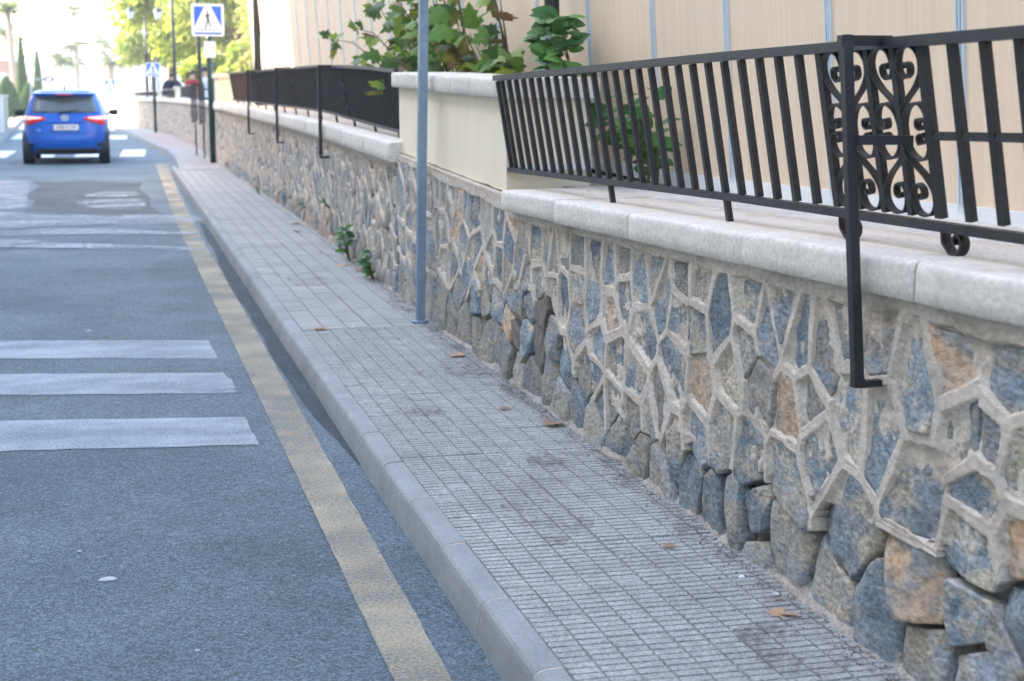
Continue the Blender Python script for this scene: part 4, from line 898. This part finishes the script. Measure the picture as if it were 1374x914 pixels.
# ---------------------------------------------------------------- the blue hatchback
car = empty('hatchback_car', (-.94,32.35,0), 0, label='blue five-door hatchback driving away, seen from behind with its rear lights on', cat='car')
m_blue = mk('blue car paint', (.003,.095,.46), (.004,.105,.5), scale=2, rough=.35, amt=.02, bump=0, coat=.35, spec=.25)
m_cblk = plain('black trim', (.012,.012,.014), .5); m_tyre = plain('tyre rubber', (.012,.012,.012), .85); m_rim = plain('alloy rim', (.35,.36,.38), .3, .9)
m_cglass = plain('car glass', (.07,.085,.085), .08, spec=.7); m_red = plain('red lens', (.5,.006,.01), .2, emit=.04); m_lit = plain('lit rear lamp', (.9,.6,.55), .2, emit=.12); m_chrome = plain('chrome', (.8,.8,.82), .15, .9)
lv = [ # z, half width, rear y, front y
 (.20,.74,.14,3.75),(.30,.80,.05,3.86),(.42,.835,.0,3.93),(.55,.845,.0,3.95),(.66,.847,.035,3.92),(.78,.845,.07,3.85),(.90,.835,.095,3.6),(.98,.815,.12,2.9),(1.02,.80,.14,2.75),(1.14,.755,.24,2.45),(1.26,.705,.35,2.15),(1.36,.655,.44,1.9),(1.42,.62,.40,1.75),(1.47,.56,.47,1.6),(1.495,.42,.66,1.45),(1.503,.2,.9,1.2)]
def at_z(z):
    a = [q[0] for q in lv]; return [float(np.interp(z, a, [q[i] for q in lv])) for i in (1,2,3)]
def rear_y(x, z):
    w_, y0, y1 = at_z(z); t = min(1, abs(x)/w_); return y0 + .42*(1-(1-t**3.2)**(1/3.2))
bm_ = MB(); nseg = 56; rows = []
for z, w_, y0, y1 in lv:
    yc = (y0+y1)/2; hl = (y1-y0)/2; row = []
    for k in range(nseg):
        t = 2*PI*k/nseg; c, s = math.cos(t), math.sin(t); e = 2/5.0
        xx = w_*math.copysign(abs(c)**e, c); yy = yc + hl*math.copysign(abs(s)**e, s)
        row.append((xx, yy, z))
    rows.append(row)
V = [p for r_ in rows for p in r_]; F = []
for i in range(len(rows)-1):
    for k in range(nseg): a = i*nseg+k; b = i*nseg+(k+1) % nseg; F.append((a, b, b+nseg, a+nseg))
F.append(tuple(range((len(rows)-1)*nseg, len(rows)*nseg))); F.append(tuple(reversed(range(nseg))))
bm_.add(V, F); body = bm_.build('body', m_blue, car, smooth=True, local=True)
def body_y(x, z):
    w_, y0, y1 = at_z(z); t = min(.995, abs(x)/w_); hl = (y1-y0)/2; return (y0+y1)/2 - hl*(1-t**5)**(1/5)
def patch(name, mat, parent, f, nu=8, nv=5, off=.006, th=.012, smooth=True):
    """f(u,v)->(x,z); a panel wrapped on the car's tail"""
    m = MB(); A = []; Bk = []
    for i in range(nu+1):
        for j in range(nv+1):
            x, z = f(i/nu, j/nv); y = body_y(x, z); A.append((x, y-off, z)); Bk.append((x, y+th, z))
    n = len(A); fs = []
    for i in range(nu):
        for j in range(nv): a = i*(nv+1)+j; fs.append((a, a+nv+1, a+nv+2, a+1))
    rim_ = [i*(nv+1) for i in range(nu+1)] + [nu*(nv+1)+j for j in range(1,nv+1)] + [i*(nv+1)+nv for i in range(nu-1,-1,-1)] + [j for j in range(nv-1,0,-1)]
    for a, b in zip(rim_, rim_[1:]+rim_[:1]): fs.append((b, a, n+a, n+b))
    m.add(A+Bk, fs); return m.build(name, mat, parent, smooth=smooth, local=True)
L4 = lambda p, q, r_, s_: (lambda u, v: ((p[0]*(1-u)+q[0]*u)*(1-v)+(s_[0]*(1-u)+r_[0]*u)*v, (p[1]*(1-u)+q[1]*u)*(1-v)+(s_[1]*(1-u)+r_[1]*u)*v))
rw = patch('rear_window', m_cglass, car, L4((-.66,1.03),(.66,1.03),(.555,1.365),(-.555,1.365)), 12, 6, .008)
MB().bar((-.05,.10,1.05),(.28,.13,1.09),.02,.02).build('wiper', m_cblk, rw, local=True)
MB().bar((-.05,.12,1.04),(-.1,.11,1.055),.05,.03).build('wiper_pivot', m_cblk, rw, local=True)
sp = MB(); P = []
for i in range(9):
    x = -.6+.15*i; P += [(x, .30+.12*abs(x/.6)**2, 1.40), (x, .30+.12*abs(x/.6)**2, 1.425), (x, .62, 1.487-.03*abs(x/.6)**3), (x, .62, 1.40)]
sp.add(P, [(4*i+k, 4*i+(k+1)%4, 4*i+4+(k+1)%4, 4*i+4+k) for i in range(8) for k in range(4)] + [(0,1,2,3), (35,34,33,32)]); spo = sp.build('roof_spoiler', m_blue, car, local=True)
MB().box((-.16,.285,1.385),(.16,.31,1.408)).build('brake_light', m_red, spo, local=True)
MB().tube([(0,.75,1.49),(0,.82,1.53),(0,.98,1.60)], [.03,.02,.004], 6).build('aerial', m_cblk, car, local=True)
for s in (-1, 1):
    lamp = patch('tail_light', m_red, car, L4((s*.83,.75),(s*.36,.905),(s*.40,.955),(s*.825,.985)) if s > 0 else L4((-.36,.905),(-.83,.75),(-.825,.985),(-.40,.955)), 8, 4, .014)
    patch('lit_strip', m_lit, lamp, L4((.74,.89),(.44,.925),(.46,.945),(.74,.965)) if s > 0 else L4((-.44,.925),(-.74,.89),(-.74,.965),(-.46,.945)), 6, 2, .02)
    patch('lit_lamp', m_lit, lamp, L4((.825,.89),(.755,.89),(.755,.97),(.825,.97)) if s > 0 else L4((-.755,.89),(-.825,.89),(-.825,.97),(-.755,.97)), 3, 2, .02)
    ins = patch('bumper_insert', m_cblk, car, L4((s*.80,.345),(s*.60,.36),(s*.62,.43),(s*.80,.46)) if s > 0 else L4((-.60,.36),(-.80,.345),(-.80,.46),(-.62,.43)), 4, 2, .01)
    patch('reflector', m_red, ins, L4((.80,.35),(.755,.35),(.755,.45),(.80,.455)) if s > 0 else L4((-.755,.35),(-.80,.35),(-.80,.455),(-.755,.45)), 2, 2, .018)
    mi = MB(); mi.lathe([(.0,-.07),(.07,-.06),(.1,0),(.09,.06),(.0,.075)], (s*.965,1.85,1.02), 10); o = mi.build('door_mirror', m_cblk, car, local=True, smooth=True)
    MB().bar((s*.8,1.9,.98),(s*.9,1.88,1.0),.04,.05).build('mirror_arm', m_cblk, o, local=True)
patch('lower_bumper', m_cblk, car, L4((-.70,.215),(.70,.215),(.60,.325),(-.60,.325)), 14, 3, .012)
patch('tailgate_seam', m_cblk, car, L4((-.62,.625),(.62,.625),(.62,.633),(-.62,.633)), 14, 1, .004)
for s in (-1, 1): patch('tailgate_seam', m_cblk, car, L4((s*.62,.625),(s*.628,.625),(s*.70,1.0),(s*.692,1.0)) if s > 0 else L4((-.628,.625),(-.62,.625),(-.692,1.0),(-.70,1.0)), 1, 6, .004)
patch('plate_shade_strip', m_cblk, car, L4((-.33,.672),(.33,.672),(.30,.685),(-.30,.685)), 8, 1, .004)  # dark strip on the surface, painted in as the shade of a plate recess
patch('handle_strip', m_blue, car, L4((-.36,.835),(.36,.835),(.33,.875),(-.33,.875)), 8, 2, .022)
sw = MB()
for s in (-1, 1):
    sw = MB(); sw.add([(s*.80,.75,1.04),(s*.80,2.3,1.04),(s*.69,1.95,1.34),(s*.69,.95,1.34)], [(0,1,2,3) if s < 0 else (3,2,1,0)]); sw.build('side_window', m_cglass, car, local=True)
ws = MB(); ws.add([(-.70,2.72,1.04),(.70,2.72,1.04),(.58,1.93,1.38),(-.58,1.93,1.38)], [(0,1,2,3)]); ws.build('windscreen', m_cglass, car, local=True)
for sx in (-.75, .75):
    for yy in (.62, 3.15):
        wh = MB(); s = 1 if sx > 0 else -1
        wh.tube([(sx-s*.10,yy,.30),(sx-s*.085,yy,.30),(sx+s*.085,yy,.30),(sx+s*.095,yy,.30)], [.27,.30,.30,.275], 24); wo = wh.build('wheel', m_tyre, car, local=True)
        MB().tube([(sx+s*.08,yy,.30),(sx+s*.10,yy,.30)], [.2,.19], 20).build('rim', m_rim, wo, local=True)
        MB().tube([(sx-s*.12,yy,.33),(sx+s*.098,yy,.33)], .345, 24).build('wheel_arch', m_cblk, car, local=True)
def text_mesh(s, size, name, mat, parent, loc, rot=(PI/2,0,0), sx=1):
    cu = bpy.data.curves.new(name, 'FONT'); cu.body = s; cu.size = size; cu.align_x = 'CENTER'; cu.align_y = 'CENTER'; cu.extrude = .001
    t = bpy.data.objects.new(name, cu); me = bpy.data.meshes.new_from_object(t); bpy.data.objects.remove(t); me.materials.clear(); me.materials.append(mat)
    o = bpy.data.objects.new(name, me); col.objects.link(o); o.parent = parent; o.location = loc; o.rotation_euler = rot; o.scale = (sx,1,1); return o
yp = body_y(0,.75)-.02
pl_ = MB().box((-.26,yp-.008,.69),(.26,yp+.03,.80)).build('number_plate', m_signwhite, car, local=True)
MB().box((-.258,yp-.0105,.692),(-.215,yp-.0085,.798)).build('plate_band', m_signblue, pl_, local=True)
text_mesh('4580 KTW', .095, 'plate_number', m_signblack, pl_, (.022,yp-.0105,.745), sx=.92)
text_mesh('YARIS', .045, 'model_badge', m_chrome, car, (-.5,body_y(-.5,.69)-.006,.69))
em = MB()
def ring(cx, cz, a, b, n=20):
    for k in range(n):
        t0 = 2*PI*k/n; t1 = 2*PI*(k+1)/n; y = body_y(0,.93)-.012
        em.bar((cx+a*math.cos(t0),y,cz+b*math.sin(t0)),(cx+a*math.cos(t1),y,cz+b*math.sin(t1)),.012,.012)
ring(0,.935,.075,.05); ring(0,.935,.026,.046); ring(0,.955,.05,.024); em.build('emblem', m_chrome, car, local=True)

# small parked car far left
pc = empty('parked_car', (-7.4,130,0), label='tiny blue car parked far along the left kerb', cat='car')
m = MB(); rows = []
for z, w_, y0, y1 in [(.25,.78,.1,3.9),(.5,.84,0,4),(.8,.84,.05,3.9),(.95,.8,.1,3.0),(1.2,.68,.35,2.3),(1.42,.55,.6,1.9),(1.45,.2,1,1.5)]:
    yc = (y0+y1)/2; hl = (y1-y0)/2; rows.append([(w_*math.copysign(abs(math.cos(t))**.4, math.cos(t)), yc+hl*math.copysign(abs(math.sin(t))**.4, math.sin(t)), z) for t in [2*PI*k/24 for k in range(24)]])
m.add([p for r_ in rows for p in r_], [(i*24+k, i*24+(k+1)%24, (i+1)*24+(k+1)%24, (i+1)*24+k) for i in range(6) for k in range(24)]+[tuple(range(144,168))])
m.build('body', plain('teal car paint', (.03,.16,.28), .3, coat=1), pc, smooth=True, local=True)
MB().hexa([(-.6,.16,.98),(.6,.16,.98),(.62,.3,1.0),(-.62,.3,1.0),(-.5,.44,1.36),(.5,.44,1.36),(.5,.6,1.36),(-.5,.6,1.36)]).build('rear_window', m_cglass, pc, local=True)
for sx in (-.72,.72):
    for yy in (.7,3.2): MB().tube([(sx-.1,yy,.3),(sx+.1,yy,.3)], .3, 16).build('wheel', m_tyre, pc, local=True)
    MB().box((sx*.85-.1,-.02,.72),(sx*.85+.1,.08,.86)).build('tail_light', m_red, pc, local=True)

# ---------------------------------------------------------------- people behind the far wall
m_skin = mk('skin', (.52,.33,.24), (.56,.36,.27), scale=10, rough=.6, amt=.03, bump=0); m_hair = mk('dark hair', (.015,.012,.01), (.03,.022,.018), scale=40, rough=.6)
def person(loc, rz, label, top, bottom, pose, scale=1.0):
    r = empty('person', loc, rz, label=label, cat='person')
    J = {'pel':(0,0,.95,.14),'spi':(0,.01,1.15,.135),'che':(0,0,1.35,.16),'nec':(0,.0,1.50,.06),'hd0':(0,-.02,1.58,.075),'hd1':(0,-.02,1.68,.095),'hd2':(0,-.01,1.76,.07),
         'shL':(-.17,0,1.42,.075),'shR':(.17,0,1.42,.075),'hiL':(-.1,0,.90,.105),'hiR':(.1,0,.90,.105),'knL':(-.11,-.03,.50,.065),'knR':(.11,.02,.50,.065),'anL':(-.11,.03,.09,.045),'anR':(.11,.06,.09,.045),'toL':(-.12,-.13,.04,.04),'toR':(.12,-.10,.04,.04)}
    J.update(pose)
    names = list(J); E = [('pel','spi'),('spi','che'),('che','nec'),('nec','hd0'),('hd0','hd1'),('hd1','hd2'),('che','shL'),('che','shR'),('shL','elL'),('elL','haL'),('haL','fiL'),('shR','elR'),('elR','haR'),('haR','fiR'),('pel','hiL'),('pel','hiR'),('hiL','knL'),('knL','anL'),('anL','toL'),('hiR','knR'),('knR','anR'),('anR','toR')]
    me = bpy.data.meshes.new('body'); me.from_pydata([J[n][:3] for n in names], [(names.index(a), names.index(b)) for a, b in E], []); o = bpy.data.objects.new('body', me); col.objects.link(o)
    md = o.modifiers.new('skin', 'SKIN'); md.use_smooth_shade = True
    for i, n in enumerate(names): me.skin_vertices[0].data[i].radius = (J[n][3], J[n][3]*.85); me.skin_vertices[0].data[i].use_root = (n == 'pel')
    sb = o.modifiers.new('sub', 'SUBSURF'); sb.levels = 2; sb.render_levels = 2
    dg = bpy.context.evaluated_depsgraph_get(); ev = o.evaluated_get(dg); nm = bpy.data.meshes.new_from_object(ev); bpy.data.objects.remove(o)
    nm.materials.clear()
    for q in (m_skin, top, bottom, m_cblk): nm.materials.append(q)
    hz = J['nec'][2]; hx_, hy_ = J['hd1'][0], J['hd1'][1]
    for p in nm.polygons:
        c = p.center; hand = min((Vector(c)-Vector(J['haL'][:3])).length, (Vector(c)-Vector(J['haR'][:3])).length, (Vector(c)-Vector(J['fiL'][:3])).length, (Vector(c)-Vector(J['fiR'][:3])).length) < .075
        p.material_index = 0 if (c.z > hz+.01 and math.hypot(c.x-hx_, c.y-hy_) < .16) or hand else 1 if c.z > .93 else 3 if c.z < .1 else 2; p.use_smooth = True
    b = bpy.data.objects.new('body', nm); col.objects.link(b); b.parent = r; b.scale = (scale,)*3
    hm = MB(); x, y, z = J['hd1'][:3]
    V = []; n1, n2 = 12, 8
    for i in range(n2+1):
        for k in range(n1):
            t = 2*PI*k/n1; ph = PI*.62*i/n2; V.append((x+.107*math.sin(ph)*math.cos(t), y+.02+.115*math.sin(ph)*math.sin(t), z+.03+.115*math.cos(ph)))
    F = [(i*n1+k, i*n1+(k+1)%n1, (i+1)*n1+(k+1)%n1, (i+1)*n1+k) for i in range(n2) for k in range(n1)]
    hm.add(V, F); h = hm.build('hair', m_hair, b, smooth=True, local=True)
    fc = MB()
    for s in (-1, 1): fc.lathe([(.0,-.012),(.012,0),(.0,.012)], (x+s*.035, y-.088, z+.0), 6)
    fc.build('eyes', m_signblack, b, local=True)
    MB().hexa([(x-.012,y-.115,z-.04),(x+.012,y-.115,z-.04),(x+.012,y-.07,z-.04),(x-.012,y-.07,z-.04),(x-.006,y-.09,z+.01),(x+.006,y-.09,z+.01),(x+.006,y-.07,z+.01),(x-.006,y-.07,z+.01)]).build('nose', m_skin, b, local=True)
    return r
stand = {'elL':(-.24,.02,1.14,.045),'haL':(-.25,-.04,.90,.035),'fiL':(-.25,-.06,.80,.03),'elR':(.24,.02,1.14,.045),'haR':(.25,-.06,.90,.035),'fiR':(.25,-.08,.80,.03)}
lean = {'che':(0,-.16,1.28,.2),'spi':(0,-.05,1.12,.19),'nec':(0,-.24,1.40,.07),'hd0':(0,-.28,1.46,.08),'hd1':(0,-.30,1.55,.095),'hd2':(0,-.28,1.62,.07),'shL':(-.2,-.18,1.34,.1),'shR':(.2,-.18,1.34,.1),'elL':(-.34,-.3,1.12,.075),'haL':(-.2,-.48,1.06,.05),'fiL':(-.12,-.52,1.06,.03),'elR':(.34,-.3,1.12,.075),'haR':(.2,-.48,1.06,.05),'fiR':(.12,-.52,1.06,.03)}
fold = dict(stand); fold.update({'elL':(-.27,-.02,1.14,.05),'haL':(-.1,-.2,1.2,.04),'fiL':(-.02,-.22,1.22,.03),'elR':(.27,-.02,1.14,.05),'haR':(.12,-.2,1.08,.04),'fiR':(.03,-.23,1.1,.03)})
cl = lambda n, c: mk(n, c, tuple(q*.8 for q in c), scale=8, rough=.9, amt=.05, bump=.1, bscale=40)
person((2.02,56,.42), .2, 'person in a dark jacket leaning forward over the far railing', cl('dark jacket',(.015,.02,.035)), cl('dark trousers',(.02,.02,.03)), lean)
person((2.42,49,.42), -.3, 'person in a red top with folded arms behind the far railing', cl('red top',(.35,.02,.03)), cl('grey trousers',(.1,.1,.12)), fold, .93)
person((2.37,41.5,.42), -1.0, 'person in a white shirt and dark trousers near the stair opening', cl('white shirt',(.7,.72,.76)), cl('black trousers',(.015,.015,.02)), stand, .93)

# ---------------------------------------------------------------- trees, palms, far buildings
def tree(x, y, z0, h, rx_, rz_, mats, label, seed, n=7000, leaf=.16, trunk=.2):
    rg = random.Random(seed); r = empty('broadleaf_tree', (x,y,z0), label=label, cat='tree')
    tr = MB(); zc = z0+h-rz_; tr.tube([(x,y,z0-.1),(x+.1,y,z0+(zc-z0)*.5),(x,y,zc)], [trunk,trunk*.8,trunk*.55], 8)
    cl_ = []
    for k in range(16):
        a = rg.uniform(0,6.28); el = rg.uniform(-.5,1); q = rg.uniform(.45,.85)
        c = Vector((x+rx_*q*math.cos(a)*math.sqrt(max(0,1-el*el*.6)), y+rx_*q*math.sin(a)*math.sqrt(max(0,1-el*el*.6)), zc+rz_*q*el)); cl_.append((c, rg.uniform(.28,.48)*min(rx_,rz_)))
        tr.tube([(x,y,zc-rz_*.3),tuple((Vector((x,y,zc))+c)/2),tuple(c)], [trunk*.35,trunk*.2,.02], 6)
    tr.build('trunk', m_bark, r, smooth=True)
    ms = [MB() for _ in mats]
    for k in range(n):
        c, q = rg.choice(cl_); d = Vector((rg.gauss(0,1),rg.gauss(0,1),rg.gauss(0,1))).normalized()*q*rg.random()**.4
        p = c+d*Vector((1.15,1.15,.95)).x; s = leaf*rg.uniform(.6,1.3); u = Vector((rg.gauss(0,1),rg.gauss(0,1),rg.gauss(0,1))).normalized(); v = u.orthogonal().normalized(); w_ = u.cross(v)
        ms[rg.choices(range(len(mats)), [3,2,1][:len(mats)])[0]].add([p-v*s, p+w_*s*.5+u*s*.1, p+v*s, p-w_*s*.5], [(0,1,2,3)])
    for q, mt in zip(ms, mats): q.build('crown', mt, r)
    return r
G, Y_, R_ = m_treeleaf[1], m_treeleaf[0], m_treeleaf[2]
tree(2.4,68,.42,7.6,2.3,3.4,[Y_,G], 'tall yellow-green tree rising behind the second crossing sign', 1, 9000)
tree(5.0,64,.42,7.4,2.6,3.3,[Y_,G], 'broad yellow-green tree behind the slim black lamp post', 2, 9000)
tree(7.6,68,.42,7.8,2.6,3.5,[Y_,R_,G], 'yellow-green tree with rusty patches behind the first crossing sign', 3, 9000)
tree(4.0,58,.42,2.9,1.5,1.2,[Y_,G], 'low bright bush behind the person in red', 4, 5000, .12, .08)
tree(5.6,54,.42,3.2,1.4,1.4,[R_,Y_], 'low rusty bush beside the panel building', 5, 5000, .12, .08)
tree(6.3,60,.42,5.2,1.9,2.3,[R_,Y_,G], 'mid-height tree with reddish leaves above the low rusty bush', 6, 6000, .14, .12)
tree(11.0,78,.42,9,3.2,4.0,[G,Y_], 'tall green tree farthest to the side of the panel building', 7, 8000)
tree(5.6,82,.42,9.0,3.2,4.2,[Y_,G], 'tall tree at the back of the park', 8, 9000)
tree(2.2,90,.42,6.5,1.9,2.7,[G,Y_], 'smaller green tree at the back of the park near the bend', 9, 6000)
def frond_mesh(seed):
    rg = random.Random(seed); m = MB(); n = 14; L = 1.0; pts = []
    for i in range(n+1):
        t = i/n; pts.append(Vector((t*.95, 0, .38*t-.75*t*t)))
    m.tube([tuple(p) for p in pts], [.012*(1-.8*i/n)+.002 for i in range(n+1)], 4)
    for i in range(2, n+1):
        for s in (-1, 1):
            p = pts[i]; l = .34*math.sin(PI*min(1,(i/n)*.75+.2))*rg.uniform(.85,1.1); d = Vector((.55, s*.8, -.25-.2*rg.random())).normalized()*l; u = Vector((.035,0,0))
            m.add([p-u, p+u, p+d+u*.2, p+d-u*.2], [(0,1,2,3)])
    me = m.mesh('frond'); me.materials.append(m_palmleaf); return me
FM = [frond_mesh(k) for k in range(3)]
def palm(x, y, z0, ztop, fl, label, lean_=0, r0=.16, n=22, seed=0):
    rg = random.Random(seed); r = empty('palm_tree', (x,y,z0), label=label, cat='palm tree')
    MB().tube([(x+lean_*(t-1)*1.0,y,z0+(ztop-z0)*t) for t in (0,.25,.5,.75,1)], [r0*1.3,r0,r0*.9,r0*.85,r0*.9], 10).build('trunk', m_palmbark, r, smooth=True)
    r.location.x = x-lean_
    for ch in r.children: ch.location.x += lean_
    for k in range(n):
        o = bpy.data.objects.new('frond', rg.choice(FM)); col.objects.link(o); o.parent = r; o.location = (lean_,0,ztop-z0); o.rotation_euler = (rg.uniform(-.3,.3), -rg.uniform(-.5,.95), k*2.4+rg.uniform(-.3,.3)); o.scale = (fl*rg.uniform(.8,1.15),)*3
    return r
palm(-5.35,90,.1,5.75,1.5, 'tall slim palm with a pale bare trunk beside the pink building', -.25, .19, seed=1)
palm(-7.2,118,.1,5.4,1.6, 'lower palm crown behind the tall slim palm', 0, .2, seed=2)
palm(-2.94,140,0,8.2,1.35, 'very tall palm whose crown stands highest over the street', 0, .16, seed=3)
palm(-2.6,128,0,5.0,1.45, 'palm with thick pale trunk above the car roof', 0, .26, seed=4)
palm(-3.3,110,0,3.45,1.2, 'short dark palm with a leaning thin trunk', -.4, .09, seed=5)
palm(-2.85,133,0,3.7,1.3, 'small dark palm close behind the thick-trunked palm', 0, .14, seed=6)
palm(.0,120,0,3.6,1.7, 'squat palm at the bend of the street', 0, .3, seed=7)
palm(-.6,165,0,6.2,1.8, 'pale distant palm beyond the squat palm', 0, .2, seed=8)
def cypress(x, y, h, w_, label, seed):
    rg = random.Random(seed); r = empty('cypress_tree', (x,y,.1), label=label, cat='cypress')
    MB().tube([(x,y,0),(x,y,h*.9)], [.1,.02], 6).build('trunk', m_bark, r)
    m = MB()
    for k in range(3500):
        t = rg.random()**.8; a = rg.uniform(0,6.28); q = w_*(math.sin(PI*min(1,t*.8+.2))**.7)*(1-t*.35)*rg.random()**.35; p = Vector((x+q*math.cos(a), y+q*math.sin(a), .15+h*t)); s = rg.uniform(.05,.13)
        u = Vector((rg.gauss(0,.4),rg.gauss(0,.4),1)).normalized(); v = u.orthogonal().normalized(); m.add([p-v*s*.4, p+u*s*1.6, p+v*s*.4, p-u*s*.4], [(0,1,2,3)])
    m.build('crown', m_cypress, r); return r
cypress(-4.45,84,3.9,.3,'taller narrow cypress at the pink building',1); cypress(-3.85,88,3.3,.28,'shorter cypress nearest the road',2); cypress(-5.0,80,1.9,.75,'rounded dark evergreen at the foot of the tall slim palm',3); cypress(-4.05,82,1.6,.6,'low dark evergreen at the foot of the cypresses',4)
block('pink_house', -14, 96, -5.6, 106, 3.2, m_plaster2, 'pinkish flat-roofed house behind the tall slim palm', 5, 1, '-y')
block('white_building', -9, 190, -2.5, 215, 6.2, m_farwhite, 'distant white building beyond the palms', 6, 2, '-y')
block('white_building', -2.0, 175, 3.5, 200, 7.6, m_farwhite, 'distant taller white building closing the street', 5, 2, '-y')
block('white_building', 4, 160, 20, 200, 9, m_farwhite, 'long distant white building behind the park trees', 10, 3, '-y')
block('white_building', -40, 200, -10, 230, 5, m_farwhite, 'distant low white building on the side of the pink house', 14, 1, '-y')
# sunlit garden wall end at the bend, and a low white wall
tag(MB().hexa([(.42,64.1,0),(.85,64.1,0),(.3,72,0),(-.15,72,0),(.42,64.1,1.2),(.85,64.1,1.2),(.3,72,1.25),(-.15,72,1.25)]).build('garden_wall', m_farwhite), 'white rendered wall catching the sun at the bend of the street', 'wall')
tag(MB().hexa([(-.3,84,0),(6,84,0),(6,84.3,0),(-.3,84.3,0),(-.3,84,1.5),(6,84,1.5),(6,84.3,1.5),(-.3,84.3,1.5)]).build('garden_wall', m_farwhite), 'long white wall across the end of the street', 'wall')
# left boundary: pillars, pale gate panels and a low dark fence
for k, (y, mt, lab) in enumerate(((46.5,m_render,'ochre gate pillar nearest the crossing on the left pavement'),(54,m_farwhite,'white gate pillar in the middle of the left boundary'),(60,m_plaster,'pale gate pillar by the tall slim palm'))):
    x = lerp(y, [43,56,75], [-3.25,-3.8,-4.5]); r = empty('gate_pillar', (x,y,.1), label=lab, cat='pillar')
    MB().box((x-.2,y-.2,.1),(x+.2,y+.2,1.25)).build('shaft', mt, r); MB().box((x-.25,y-.25,1.253),(x+.25,y+.25,1.33)).build('cap', m_coping, r)
for k, (ya, yb, lab) in enumerate(((47,53.6,'low dark fence between the ochre and white pillars'),(54.4,59.6,'low dark fence between the white and pale pillars'))):
    xa, xb = lerp(ya,[43,56,75],[-3.25,-3.8,-4.5]), lerp(yb,[43,56,75],[-3.25,-3.8,-4.5]); r = empty('low_fence', ((xa+xb)/2,(ya+yb)/2,.1), label=lab, cat='fence')
    MB().bar((xa,ya,.85),(xb,yb,.85),.05,.05,ref=(0,0,1)).build('top_rail', m_black, r); MB().bar((xa,ya,.2),(xb,yb,.2),.05,.05,ref=(0,0,1)).build('bottom_rail', m_black, r)
    n_ = 36
    for j in range(n_): t = (j+.5)/n_; MB().bar((xa+(xb-xa)*t,ya+(yb-ya)*t,.1),(xa+(xb-xa)*t,ya+(yb-ya)*t,.83),.03,.05).build('slat', m_black, r)
# ---------------------------------------------------------------- thin volume added for the glare over the distance
m_glare_haze = bpy.data.materials.new('glare_haze'); m_glare_haze.use_nodes = True; N = m_glare_haze.node_tree.nodes; N.remove(N['Principled BSDF'])
pv = N.new('ShaderNodeVolumePrincipled'); pv.inputs['Color'].default_value = (.93,.95,1,1); pv.inputs['Density'].default_value = .0010; pv.inputs['Anisotropy'].default_value = .3
m_glare_haze.node_tree.links.new(pv.outputs[0], N['Material Output'].inputs['Volume'])
hz = MB().box((-80,-45,-1.2), (90,260,15.5)).build('glare_haze', m_glare_haze); hz['kind'] = 'stuff'; tag(hz, 'thin added volume standing in for the bright glare along the street', 'glare_haze')
